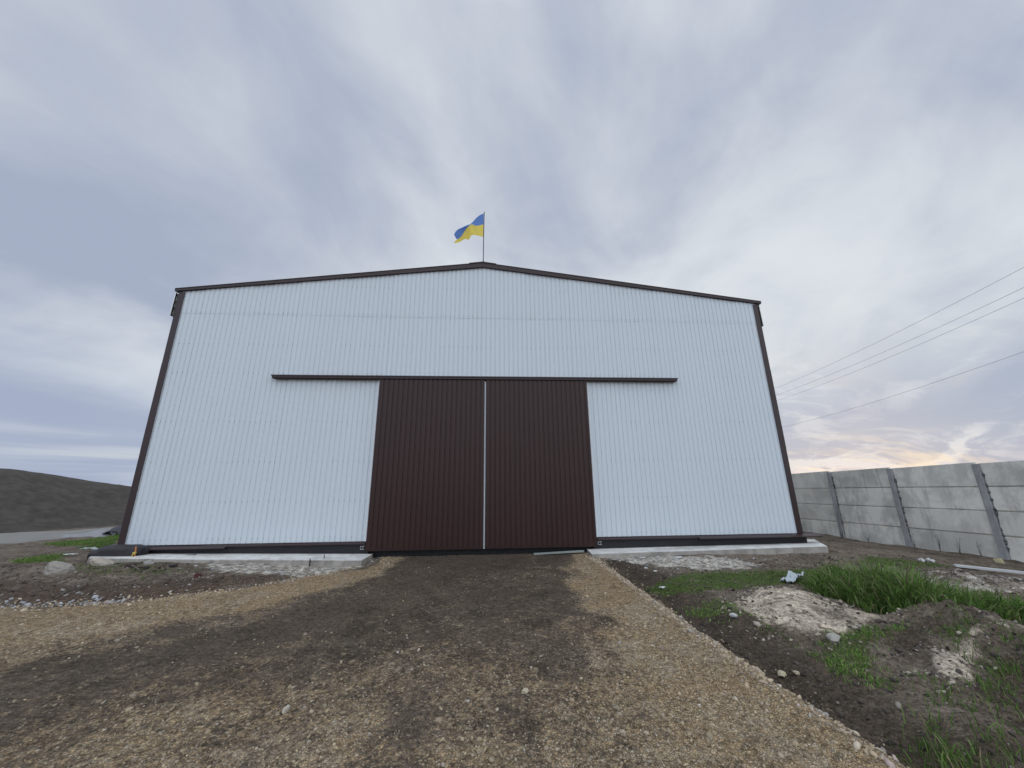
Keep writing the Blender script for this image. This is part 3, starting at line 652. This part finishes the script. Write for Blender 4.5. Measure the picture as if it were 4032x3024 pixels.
# ------------------------------------------------------------------ loose stone
PHI = (1+5**.5)/2
ICO = np.array([(-1,PHI,0),(1,PHI,0),(-1,-PHI,0),(1,-PHI,0),(0,-1,PHI),(0,1,PHI),(0,-1,-PHI),(0,1,-PHI),(PHI,0,-1),(PHI,0,1),(-PHI,0,-1),(-PHI,0,1)])/1.902
ICF = np.array([(0,11,5),(0,5,1),(0,1,7),(0,7,10),(0,10,11),(1,5,9),(5,11,4),(11,10,2),(10,7,6),(7,1,8),(3,9,4),(3,4,2),(3,2,6),(3,6,8),(3,8,9),(4,9,5),(2,4,11),(6,2,10),(8,6,7),(9,8,1)])
def stones(name, X, Y, S, C, mt, sink=.35):
    n = len(X); R = rng.normal(size=(n, 3, 3)); q, _ = np.linalg.qr(R)
    sc3 = S[:, None]*np.stack([rng.uniform(.7, 1.25, n), rng.uniform(.55, 1, n), rng.uniform(.35, .7, n)], -1)
    v = ICO[None]*(1+rng.uniform(-.22, .22, (n, 12, 1)))
    v = np.einsum('nij,nkj->nki', q, v*sc3[:, None, :])
    v[:, :, 2] *= .75
    Z = height(X, Y)
    v = v+np.stack([X, Y, Z+S*.45*(1-2*sink)], -1)[:, None, :]
    f = (ICF[None]+12*np.arange(n)[:, None, None]).reshape(-1, 3)
    cc = np.repeat(np.concatenate([C, np.ones((n, 1))], 1), 12, 0)
    return fast_mesh(name, v.reshape(-1, 3), f, mt, {'tint': cc})
def tint_mat(name, rough=.9, trans=0):
    m, nt, p = mat(name); a = N(nt, 'ShaderNodeAttribute', attribute_name='tint'); g = N(nt, 'ShaderNodeNewGeometry')
    n = N(nt, 'ShaderNodeTexNoise', inp={'Scale': 60, 'Detail': 4}); L(nt, g.outputs['Position'], n.inputs[0])
    c = MIX(nt, .5, a.outputs['Color'], MIX(nt, n.outputs[0], (.25, .25, .25), (1.0, 1.0, 1.0)), 'MULTIPLY')
    L(nt, c, p.inputs['Base Color']); p.inputs['Roughness'].default_value = rough; p.inputs['Specular IOR Level'].default_value = .2
    if trans:
        tr = N(nt, 'ShaderNodeBsdfTranslucent'); L(nt, c, tr.inputs[0]); mx = N(nt, 'ShaderNodeMixShader'); mx.inputs[0].default_value = trans
        L(nt, p.outputs[0], mx.inputs[1]); L(nt, tr.outputs[0], mx.inputs[2]); L(nt, mx.outputs[0], nt.nodes['Material Output'].inputs[0])
    return m
STONE = tint_mat('gravel_stone')
PAL = np.array([(.56,.45,.31),(.46,.36,.24),(.62,.53,.40),(.36,.285,.20),(.52,.49,.44),(.66,.64,.58),(.48,.39,.34),(.28,.235,.19),(.36,.36,.37)])
def stone_cols(n, w=(.26,.22,.14,.14,.07,.03,.06,.06,.02)):
    w = np.array(w); c = PAL[rng.choice(len(PAL), n, p=w/w.sum())]; return np.clip(c*rng.uniform(.75, 1.2, (n, 1)), 0, 1)
# gravel over the driveway, thickest where the tan stone lies
n = 210000
rr = 1.7+7.8*rng.random(n)**1.25; aa = rng.uniform(-1.05, 1.05, n)
X = CAM[0]+rr*np.sin(aa+YAW); Y = CAM[1]+rr*np.cos(aa+YAW)
mm, m2 = masks(X, Y); patch = smooth(fbm(X, Y, 2.2, 3, 131), -.16, .2)
keep = (rng.random(n) < np.clip(mm[:, 0]*(.25+.75*patch), .02, 1)*.62) & (m2[:, 2] > .5) & (Y < .05)
X, Y, rr = X[keep], Y[keep], rr[keep]
S = np.clip(rng.lognormal(math.log(.0060), .55, len(X)), .0028, .028)*(1+.04*(rr-3))
cst = stone_cols(len(X)); loc_ = np.array([(.40, .32, .22)])*(.42+.58*smooth(mm[keep][:, 0], .1, .7))[:, None]
mixk = np.where(rng.random(len(X)) < .10, .25, .72)[:, None]
g1 = stones('gravel', X, Y, S, (cst*(1-mixk)+loc_*mixk)*np.array([1.0, 1, .96])*rng.uniform(.7, 1.25, (len(X), 1)), STONE, .45); tag(g1, kind='stuff')
n = 5200
rr = 2.3+3.2*rng.random(n)**1.2; aa = rng.uniform(-1.0, 1.0, n); X = CAM[0]+rr*np.sin(aa+YAW); Y = CAM[1]+rr*np.cos(aa+YAW)
mm, m2 = masks(X, Y); clump = smooth(fbm(X, Y, 1.7, 4, 151), -.02, .2)
keep = (m2[:, 2] > .5) & (rng.random(n) < (.12+.88*clump)*np.clip(mm[:, 0]*.7+.3*smooth(X, 1.2, 2.4), .04, 1)*.5)
X, Y = X[keep], Y[keep]; S = np.clip(rng.lognormal(math.log(.014), .4, len(X)), .009, .034)
tag(stones('coarse_gravel', X, Y, S, stone_cols(len(X))*.85, STONE, .4), kind='stuff')
# spilled stones along the foot of the right-hand bank and clods in the yard
n = 3600
Y = rng.uniform(-7.2, -.7, n); X = np.interp(Y, [-8, -6.7, -5.8, -4.4, -2.2, -.7], [2.62, 2.5, 2.43, 2.37, 2.40, 2.33])+np.abs(rng.normal(0, .20, n))-.14
S = np.clip(rng.lognormal(math.log(.0095), .5, n), .005, .035)
X2 = rng.uniform(-9, -2.3, 1500); Y2 = np.interp(X2, sorted(p[0] for p in road_poly[2:11]), [p[1] for p in sorted(road_poly[2:11])])+rng.normal(0, .08, 1500)
S2 = np.clip(rng.lognormal(math.log(.011), .5, 1500), .005, .035)
g2 = stones('edge_gravel', np.r_[X, X2], np.r_[Y, Y2], np.r_[S, S2], stone_cols(n+1500, (.27,.25,.12,.14,.06,.02,.07,.06,.01)), STONE); tag(g2, kind='stuff')
n = 11000
X = rng.uniform(2.45, 9, n); Y = rng.uniform(-7.4, -.8, n); sdR = sdist(road_poly, X, Y); k = (sdR < -.03) & (sdist(sand1, X, Y) < .02) & (sdist(rub_r, X, Y) < -.05)
X, Y = X[k], Y[k]; S = np.clip(rng.lognormal(math.log(.0075), .65, len(X)), .004, .045)
base = np.array([(.09,.076,.065),(.15,.13,.11),(.05,.043,.038),(.30,.27,.23)])[rng.choice(4, len(X), p=[.4,.3,.2,.1])]
XL = rng.uniform(-9.5, -2.4, 9000); YL = rng.uniform(-3.2, -.7, 9000); k = (sdist(road_poly, XL, YL) < -.05) & (sdist(rub_l, XL, YL) < -.05) & (rng.random(9000) < .32); XL, YL = XL[k], YL[k]
baseL = np.array([(.10,.08,.065),(.16,.135,.115),(.06,.046,.038),(.36,.34,.31)])[rng.choice(4, len(XL), p=[.4,.3,.2,.1])]
g3 = stones('soil_clods', np.r_[X, XL], np.r_[Y, YL], np.r_[S, np.clip(rng.lognormal(math.log(.012), .6, len(XL)), .005, .05)], np.r_[base, baseL], STONE); tag(g3, kind='stuff')
X1, Y1 = (lambda q: (q[0], q[1]))((lambda P, n: (rng.uniform(P[:,0].min()-.2, P[:,0].max()+.2, n), rng.uniform(P[:,1].min()-.2, P[:,1].max()+.2, n)))(np.array(sand1), 2600))
X2, Y2 = (lambda P, n: (rng.uniform(P[:,0].min()-.2, P[:,0].max()+.2, n), rng.uniform(P[:,1].min()-.2, P[:,1].max()+.2, n)))(np.array(sand2), 1500)
X, Y = np.r_[X1, X2], np.r_[Y1, Y2]; dd_ = np.maximum(sdist(sand1, X, Y), sdist(sand2, X, Y)); k = (dd_ > -.18) & (rng.random(len(X)) < .25+smooth(fbm(X, Y, 3, 3, 171), 0, .2)); X, Y = X[k], Y[k]
c_ = np.array([(.48,.42,.34),(.36,.31,.26),(.12,.10,.085),(.07,.06,.05)])[rng.choice(4, len(X), p=[.4,.25,.2,.15])]
tag(stones('sand_crumbs', X, Y, np.clip(rng.lognormal(math.log(.010), .65, len(X)), .004, .05), c_, STONE, .4), kind='stuff')
# pale rubble below both aprons
def in_poly(poly, n):
    P = np.array(poly); X = rng.uniform(P[:,0].min(), P[:,0].max(), n); Y = rng.uniform(P[:,1].min(), P[:,1].max(), n); k = sdist(poly, X, Y) > -.1; return X[k], Y[k]
xa, ya = in_poly(rub_r, 330); xb, yb = in_poly(rub_l, 330); X, Y = np.r_[xa, xb], np.r_[ya, yb]
S = np.clip(rng.lognormal(math.log(.013), .6, len(X)), .005, .05)
c_ = np.array([(.50,.51,.50),(.36,.36,.35),(.24,.23,.21),(.62,.63,.62)])[rng.choice(4, len(X), p=[.3,.35,.27,.08])]
tag(stones('rubble', X, Y, S, c_, STONE), kind='stuff')
# white chips along the far left foot of the gravel
X = np.concatenate([np.interp(rng.random(80)*250, [0, 130, 250], [gp(q, 1308, *ROAD)[0] for q in (-10, 130, 250)]) for _ in range(1)]); Y = np.interp(X, sorted(p[0] for p in road_poly[2:11]), [p[1] for p in sorted(road_poly[2:11])])+rng.normal(.05, .06, len(X))
tag(stones('limestone_chips', X, Y, np.clip(rng.lognormal(math.log(.02), .4, len(X)), .010, .04), np.full((len(X), 3), .52)*rng.uniform(.6, 1.1, (len(X), 1)), STONE, .1), kind='stuff')

# ------------------------------------------------------------------ grass
GRASS = tint_mat('grass_blade', .7, .3)
def blades(name, X, Y, Hh, W_, bend, cols, z=None):
    n = len(X); a = rng.uniform(0, 2*math.pi, n); wx, wy = np.cos(a)*W_/2, np.sin(a)*W_/2
    ba = rng.uniform(0, 2*math.pi, n); bx, by = np.cos(ba)*bend, np.sin(ba)*bend
    Z = (height(X, Y) if z is None else z)-.01
    lv = []
    for t, wf in ((0, 1), (.35, .95), (.7, .7)):
        cx, cy = X+bx*t**2, Y+by*t**2; cz = Z+Hh*(t-.28*t**3*np.clip(bend/Hh, 0, 1.5))
        lv += [np.stack([cx-wx*wf, cy-wy*wf, cz], -1), np.stack([cx+wx*wf, cy+wy*wf, cz], -1)]
    lv += [np.stack([X+bx, Y+by, Z+Hh*(1-.45*np.clip(bend/Hh, 0, 1.5))], -1)]
    v = np.stack(lv, 1)
    fb = np.array([(0,1,3),(0,3,2),(2,3,5),(2,5,4),(4,5,6)])
    f = (fb[None]+7*np.arange(n)[:, None, None]).reshape(-1, 3)
    cc = np.repeat(np.concatenate([cols, np.ones((n, 1))], 1), 7, 0)
    return fast_mesh(name, v.reshape(-1, 3), f, GRASS, {'tint': cc})
def gcol(n, k=1.0):
    p = np.array([(.12,.22,.045),(.17,.30,.06),(.075,.14,.033),(.25,.35,.11),(.40,.34,.20),(.22,.17,.10)])
    return p[rng.choice(6, n, p=[.32,.27,.17,.13,.07,.04])]*rng.uniform(.75, 1.25, (n, 1))*k
AX, AY, AH, AC = [], [], [], []
for poly, dens, h, br in G_short:
    P = np.array(poly); x0, y0 = P.min(0)-.15; x1, y1 = P.max(0)+.15; n = int((x1-x0)*(y1-y0)*dens*1.7)
    X = rng.uniform(x0, x1, n); Y = rng.uniform(y0, y1, n)
    d = sdist(poly, X, Y)+.3*fbm(X, Y, 4, 3, 201)
    k = rng.random(n) < smooth(d, -.12, .15)*smooth(fbm(X, Y, 7, 2, 211), -.32, .1); X, Y = X[k], Y[k]
    AX.append(X); AY.append(Y); AH.append(h*rng.uniform(.4, 1.35, len(X))); AC.append(gcol(len(X), br))
X, Y, Hh, C_ = map(np.concatenate, (AX, AY, AH, AC))
tag(blades('grass', X, Y, Hh, rng.uniform(.004, .009, len(X)), Hh*rng.uniform(.1, .9, len(X)), C_), kind='stuff')
P = np.array(tall_poly); n = 16000; X = rng.uniform(P[:,0].min()-.1, P[:,0].max()+.1, n); Y = rng.uniform(P[:,1].min()-.1, P[:,1].max()+.1, n)
d = sdist(tall_poly, X, Y); k = rng.random(n) < smooth(d+.5*fbm(X, Y, 3, 3, 231), -.18, .2); X, Y, d = X[k], Y[k], d[k]
tuft = (.30+1.5*(fbm(X, Y, 2.6, 3, 221)+.5))*(1-.45*smooth(X, 6.0, 7.5))
Hh = (.13+.30*smooth(d, -.05, .35))*tuft*rng.uniform(.55, 1.35, len(X))
tag(blades('tall_grass', X, Y, Hh, rng.uniform(.007, .017, len(X)), Hh*rng.uniform(.15, 1.1, len(X)), gcol(len(X), .95)), kind='stuff')

# ------------------------------------------------------------------ things lying about
def rock(name, px, py, pl, s, col, label, cat='stone', group=None, flat=.6, rough=.5, sub=3, rz=None, sink=.3):
    x, y = gp(px, py, *pl); z = float(height(np.array([x]), np.array([y]))[0])
    bm = bmesh.new(); bmesh.ops.create_icosphere(bm, subdivisions=sub, radius=1)
    sd_ = random.random()*50
    pl_ = [(Vector((random.gauss(0,1), random.gauss(0,1), random.gauss(0,1))).normalized(), random.uniform(.55, .9)) for _ in range(9)]
    for v in bm.verts:
        for nrm, dd in pl_:
            e = v.co.dot(nrm)-dd
            if e > 0: v.co -= nrm*e*.92
    for v in bm.verts:
        v.co *= 1+.45*float(fbm(np.array([v.co.x+sd_+v.co.z]), np.array([v.co.y-v.co.z*.7]), 1.6, 4, 3)[0])
        v.co = Vector((v.co.x*s[0], v.co.y*s[1], v.co.z*s[2]))*(1+rough*.2*random.uniform(-.5, .5))
    me = bpy.data.meshes.new(name); bm.to_mesh(me); bm.free()
    me.materials.append(simple(name+'_mat', col, .9, .25, 25, .5, 60, .15))
    o = bpy.data.objects.new(name, me); o.location = (x, y, z+s[2]*(1-2*sink)); o.rotation_euler = (random.uniform(-.2, .2), random.uniform(-.2, .2), random.uniform(0, 6) if rz is None else rz); COL.objects.link(o)
    return tag(o, label, cat, group)
rock('boulder', 212, 1241, LEFT, (.17, .12, .12), (.42, .37, .31), 'pale pointed boulder on the brown dirt left of the warehouse', 'boulder', rz=.4)
rock('boulder', 120, 1253, LEFT, (.22, .16, .12), (.30, .275, .24), 'grey boulder half buried in dirt beside a grass patch at far left', 'boulder', rz=.1)
rock('concrete_chunk', 352, 1224, LEFT, (.22, .12, .05), (.44, .43, .38), 'flat pale slab of broken concrete below the left apron', 'rubble', rz=.05)
rock('concrete_chunk', 316, 1239, LEFT, (.08, .06, .05), (.36, .34, .31), 'small pale concrete chunk left of a dark brick piece', 'rubble')
rock('stone', 1803, 1393, YARD, (.075, .055, .055), (.36, .34, .30), 'pale round stone at the edge of the grass below the sand heap', 'stone', rz=.3, sub=3)
rock('stone', 1687, 1447, YARD, (.05, .035, .03), (.46, .40, .28), 'tan pebble alone on dark soil right of the gravel', 'stone')
rock('stone', 1637, 1462, YARD, (.07, .04, .035), (.40, .34, .25), 'long tan stone lying against the gravel edge', 'stone', rz=0)
rock('stone', 1586, 1342, YARD, (.05, .04, .03), (.5, .5, .48), 'whitish stone on dark soil near green weeds', 'stone')
rock('stone', 1720, 1450, YARD, (.03, .03, .02), (.42, .36, .26), 'tiny tan stone on the dark rutted soil', 'stone')
rock('stone', 616, 1532+6, ROAD, (.035, .03, .03), (.44, .40, .32), 'tan cobble in a tight trio on the brown driveway', 'stone')
rock('stone', 1133, 1495, ROAD, (.035, .028, .022), (.46, .40, .29), 'flat tan stone at the centre of the driveway', 'stone')
def brick(px, py, pl, s, col, label, rz=0, cat='brick'):
    x, y = gp(px, py, *pl); z = float(height(np.array([x]), np.array([y]))[0])
    bm = bmesh.new(); bmesh.ops.create_cube(bm, size=1)
    for v in bm.verts: v.co = Vector((v.co.x*s[0]+random.uniform(-.012, .012), v.co.y*s[1]+random.uniform(-.012, .012), v.co.z*s[2]+random.uniform(-.006, .006)))
    bmesh.ops.bevel(bm, geom=bm.edges[:], offset=.007, segments=2, affect='EDGES')
    me = bpy.data.meshes.new('brick'); bm.to_mesh(me); bm.free(); me.materials.append(simple('brick_mat', col, .9, .3, 30, .5, 80, .15))
    o = bpy.data.objects.new('brick', me); o.location = (x, y, z+s[2]*.35); o.rotation_euler = (random.uniform(-.15, .15), random.uniform(-.1, .1), rz); COL.objects.link(o)
    return tag(o, label, cat)
brick(277, 1244, LEFT, (.13, .10, .06), (.075, .055, .05), 'dark broken brick beside the pale boulder', .3)
brick(306, 1246, LEFT, (.17, .10, .05), (.06, .05, .045), 'long dark brick piece lying flat, right of a pale chunk', .05)
brick(370, 1241, LEFT, (.11, .08, .05), (.045, .04, .04), 'small black brick alone on the brown dirt', 0)
brick(425, 1253, LEFT, (.10, .08, .06), (.09, .035, .035), 'reddish brick piece above the tan gravel strip', .4)
brick(411, 1223, LEFT, (.19, .10, .08), (.07, .062, .052), 'dark clod-covered brick at the foot of the left apron', .1)
brick(437, 1224, LEFT, (.13, .09, .07), (.065, .058, .05), 'second dark brick along the left apron foot', -.2)
brick(2154, 1199, YARD, (.10, .09, .10), (.55, .50, .30), 'pale yellow block beside a fence post', .2, 'block')
# plank lying under the doors
px_, py_ = 1210, 1187; mb = MB(); mb.box(-.55, .55, -.05, .05, 0, .03); o = mb.build('plank', simple('grey_wood', (.24, .27, .25), .8, .25, 4, .3, 30, stretch=(.3, 4, 4)), bevel=.004, loc=(1.72, -.22, float(height(np.array([1.72]), np.array([-.22]))[0])+.02)); o.rotation_euler = (0, -.03, .04)
tag(o, 'grey wooden plank lying under the right sliding door', 'plank')
# white batten on the far right
xa = gp(2062, 1221, *YARD); xb = gp(2330, 1240, *YARD); za = float(height(np.array([xa[0]]), np.array([xa[1]]))[0])+.05; zb_ = float(height(np.array([xb[0]]), np.array([xb[1]]))[0])+.06
L_ = math.hypot(xb[0]-xa[0], xb[1]-xa[1]); mb = MB(); mb.box(0, L_, -.05, .05, -.02, .02)
o = mb.build('board', simple('white_board', (.50, .51, .50), .7, .2, 8), bevel=.004, loc=(*xa, za)); o.rotation_euler = (0, math.atan2(za-zb_, L_), math.atan2(xb[1]-xa[1], xb[0]-xa[0])); tag(o, 'long white board lying on the ground near the fence', 'board')
# scraps of white foam and film
def sheet(name, px, py, pl, w_, d_, col, label, cat, rz=0, lift=.03, crump=.03, n=14):
    x, y = gp(px, py, *pl); z = float(height(np.array([x]), np.array([y]))[0])
    g = np.linspace(-.5, .5, n); A, B = np.meshgrid(g, g)
    Xs = A*w_*(1+.3*fbm(A+px, B, 3, 2, 5)); Ys = B*d_*(1+.4*fbm(A, B+py, 3, 2, 6)); Zs = lift+crump*2*fbm(A*2+px, B*2, 2.5, 3, 8)
    ii = np.arange(n*n).reshape(n, n); Fh = np.stack([ii[:-1,:-1], ii[:-1,1:], ii[1:,1:], ii[1:,:-1]], -1).reshape(-1, 4)
    o = fast_mesh(name, np.stack([Xs, Ys, Zs], -1).reshape(-1, 3), Fh, simple(name+'_film', col, .4, .15, 10), None, True)
    so_ = o.modifiers.new('solid', 'SOLIDIFY'); so_.thickness = .006
    o.location = (x, y, z); o.rotation_euler = (0, 0, rz); return tag(o, label, cat)
sheet('plastic_sheet', 1713, 1256, YARD, .42, .18, (.44, .49, .51), 'crumpled pale blue plastic sheet beside the tall grass', 'plastic sheet', .5, .07, .12)
sheet('plastic_scrap', 2002, 1211, YARD, .26, .10, (.50, .50, .48), 'torn white plastic scrap lying below the fence', 'plastic scrap', -.1, .04, .08)
sheet('plastic_film', 208, 1203, LEFT, .55, .22, (.38, .43, .41), 'wrinkled greenish plastic film at the left end of the apron', 'plastic film', .35, .05, .07)
sheet('foam_scrap', 1387, 1210, YARD, .10, .07, (.68, .70, .70), 'white foam scrap at the left of the pale rubble strip', 'foam scrap', .2, .02, .02, 8)
sheet('foam_scrap', 1467, 1208, YARD, .16, .07, (.64, .68, .68), 'largest white foam scrap on the pale rubble strip', 'foam scrap', -.1, .02, .02, 8)
sheet('foam_scrap', 1430, 1262+6, YARD, .09, .06, (.62, .63, .60), 'white foam scrap lying in the short grass', 'foam scrap', .6, .03, .03, 8)
sheet('foam_scrap', 1416, 1237, YARD, .07, .05, (.62, .60, .55), 'small pale scrap above the left tip of the short grass', 'foam scrap', .9, .03, .02, 8)
sheet('white_scrap', 147, 1221-2, LEFT, .22, .09, (.62, .64, .62), 'white scrap in the grass patch at far left', 'plastic scrap', .0, .05, .02, 8)
sheet('rubber_mat', 330, 1185, (-.155, .0), 2.2, .14, (.05, .055, .055), 'dark green membrane strip lying on the left apron', 'membrane', .0, .01, .004, 14)
# bundle of bitumen membrane on the corner of the plinth
bm = bmesh.new(); bmesh.ops.create_icosphere(bm, subdivisions=4, radius=1)
for v in bm.verts:
    q = v.co.copy(); r_ = 1+.22*(fbm(np.array([q.x*2+q.z]), np.array([q.y*2-q.z]), 1.6, 3, 55)[0])
    e = lambda c_: math.copysign(abs(c_)**.6, c_)
    v.co = Vector((e(q.x)*.50*r_, e(q.y)*.20*r_, e(q.z)*.135*r_-(.05 if q.x < -.3 else 0)))
me = bpy.data.meshes.new('membrane_bundle'); bm.to_mesh(me); bm.free(); me.materials.append(simple('black_membrane', (.022, .020, .022), .55, .3, 6, .5, 14, .4))
for f_ in me.polygons: f_.use_smooth = True
o = bpy.data.objects.new('membrane_bundle', me); o.location = (-7.28, -.24, -.10); COL.objects.link(o); tag(o, 'lumpy black membrane bundle at the left corner of the warehouse', 'bundle')
# yellow cord tied round a bent orange strip
rb = empty('marker_ribbon', (-6.80, -.45, -.12), 'yellow ribbon knotted on an orange peg at the left corner', 'ribbon')
OR = simple('orange_plastic', (.55, .20, .07), .6); YE = simple('yellow_ribbon', (.62, .46, .10), .6)
mb = MB(); mb.tube([(0,.02,-.06),(.01,.01,.06),(-.005,0,.20)], .016, 6); o = mb.build('peg', OR, rb)
mb = MB(); mb.tube([(0,0,.04),(-.03,-.02,-.02),(-.06,-.03,-.07)], [.012,.010,.006], 6); mb.tube([(-.04,-.015,.03),(0,-.02,.055),(.05,-.012,.035),(.02,-.02,.01),(-.04,-.015,.03)], .013, 6); o = mb.build('ribbon', YE, rb); rb.scale = (.7, .7, .7)
# scrap sheets piled beyond the left corner
sx_, sy_ = gp(232, 1164, -.55, 0); sz_ = float(height(np.array([sx_]), np.array([sy_]))[0])
sp_ = empty('scrap_pile', (sx_, sy_, sz_+.02), 'heap of crumpled grey sheets beyond the left corner of the warehouse', 'scrap heap')
for k, (ox, oy, oz, w_, d_, cc) in enumerate(((-.5,.2,.10,1.7,1.2,(.25,.25,.26)),(.6,.3,.22,1.3,1.0,(.33,.35,.36)),(.5,.0,.32,.9,.7,(.05,.05,.06)))):
    n_ = 18; g = np.linspace(-.5, .5, n_); A, B = np.meshgrid(g, g); Zs = oz+.45*fbm(A*2+k*7, B*2, 1.6, 3, 33+k)-.5*np.maximum(np.abs(A), np.abs(B))**2
    ii = np.arange(n_*n_).reshape(n_, n_); Fh = np.stack([ii[:-1,:-1], ii[:-1,1:], ii[1:,1:], ii[1:,:-1]], -1).reshape(-1, 4)
    o = fast_mesh('sheet', np.stack([A*w_+ox, B*d_+oy, Zs], -1).reshape(-1, 3), Fh, simple('scrap_sheet', cc, .6, .25, 5)); so_ = o.modifiers.new('solid', 'SOLIDIFY'); so_.thickness = .012; o.parent = sp_
# bent sticks at far left
WOOD = simple('stick', (.10, .085, .065), .9)
for lst, r_, lb in (([(118,1300),(140,1290),(165,1280),(182,1272),(183,1267)], .012, 'bent brown stick arching over the dirt bank at far left'), ([(272,1242),(285,1247),(298,1250)], .016, 'short pale stick lying right of the half-buried grey boulder')):
    pp = []
    for i, (a, b) in enumerate(lst):
        x, y = gp(a, b, *LEFT); pp.append((x, y, float(height(np.array([x]), np.array([y]))[0])+.02+.03*math.sin(i/(len(lst)-1)*3.1)))
    o0 = np.array(pp[0]); mb = MB(); mb.tube([tuple(np.array(p)-o0) for p in pp], r_, 6); o = mb.build('stick', WOOD, loc=tuple(o0)); tag(o, lb, 'stick')
# iron stakes set against the left apron
RUST = simple('rusty_iron', (.06, .04, .035), .8)
mb = MB(); mb.tube([(0,0,-.12),(0,0,.12)], .012, 6); o = mb.build('iron_stake', RUST, loc=(-3.31, -.69, -.36)); tag(o, 'short rusty iron stake against the front of the left apron', 'stake')
mb = MB(); mb.tube([(0,0,-.02),(.003,0,.09)], .008, 6); o = mb.build('iron_stake', RUST, loc=(-3.12, -.50, -.28)); tag(o, 'smaller iron stake standing on top of the left apron', 'stake')

# dry weeds along the foot of the fence
WEED = tint_mat('weed_leaf', .8, .2)
wl = ['thin dark weed by the fence just right of the warehouse corner', 'second weed right of the warehouse corner at the fence foot', 'weed at the foot of the first visible fence post', 'weed between the first and second visible fence posts', 'dry weed right of the second visible fence post', 'tallest dry weed on the third fence bay', 'dry weed at the middle of the third fence bay', 'thin dry weed at the right of the third fence bay']
for k, (py_, hh) in enumerate(((5.3, .30), (4.6, .36), (3.0, .28), (2.2, .24), (.9, .3), (.35, .42), (-.05, .38), (-.45, .34))):
    x = FX-.18-.1*random.random(); z = float(height(np.array([x]), np.array([py_]))[0]); mb = MB()
    for q in range(4):
        dx_, dy_ = random.uniform(-.06, .06), random.uniform(-.09, .09); h2 = hh*random.uniform(.6, 1)
        mb.tube([(0,0,-.02),(dx_*.4,dy_*.4,h2*.5),(dx_,dy_,h2)], [.004,.003,.0015], 4)
        for e in range(9):
            t = random.uniform(.25, 1); c0 = Vector((dx_*t, dy_*t, h2*t)); a = random.uniform(0, 6.3); l = random.uniform(.02, .05)
            d_ = Vector((math.cos(a)*l, math.sin(a)*l, random.uniform(-.01, .03))); s_ = Vector((-math.sin(a), math.cos(a), 0))*l*.18
            mb.add([c0, c0+d_*.5+s_, c0+d_, c0+d_*.5-s_], [(0,1,2,3)])
    o = mb.build('weed', simple('dry_weed', (.055, .06, .04), .9, .3), loc=(x, py_, z), fix=False); tag(o, wl[k], 'weed', 'weeds along the fence')
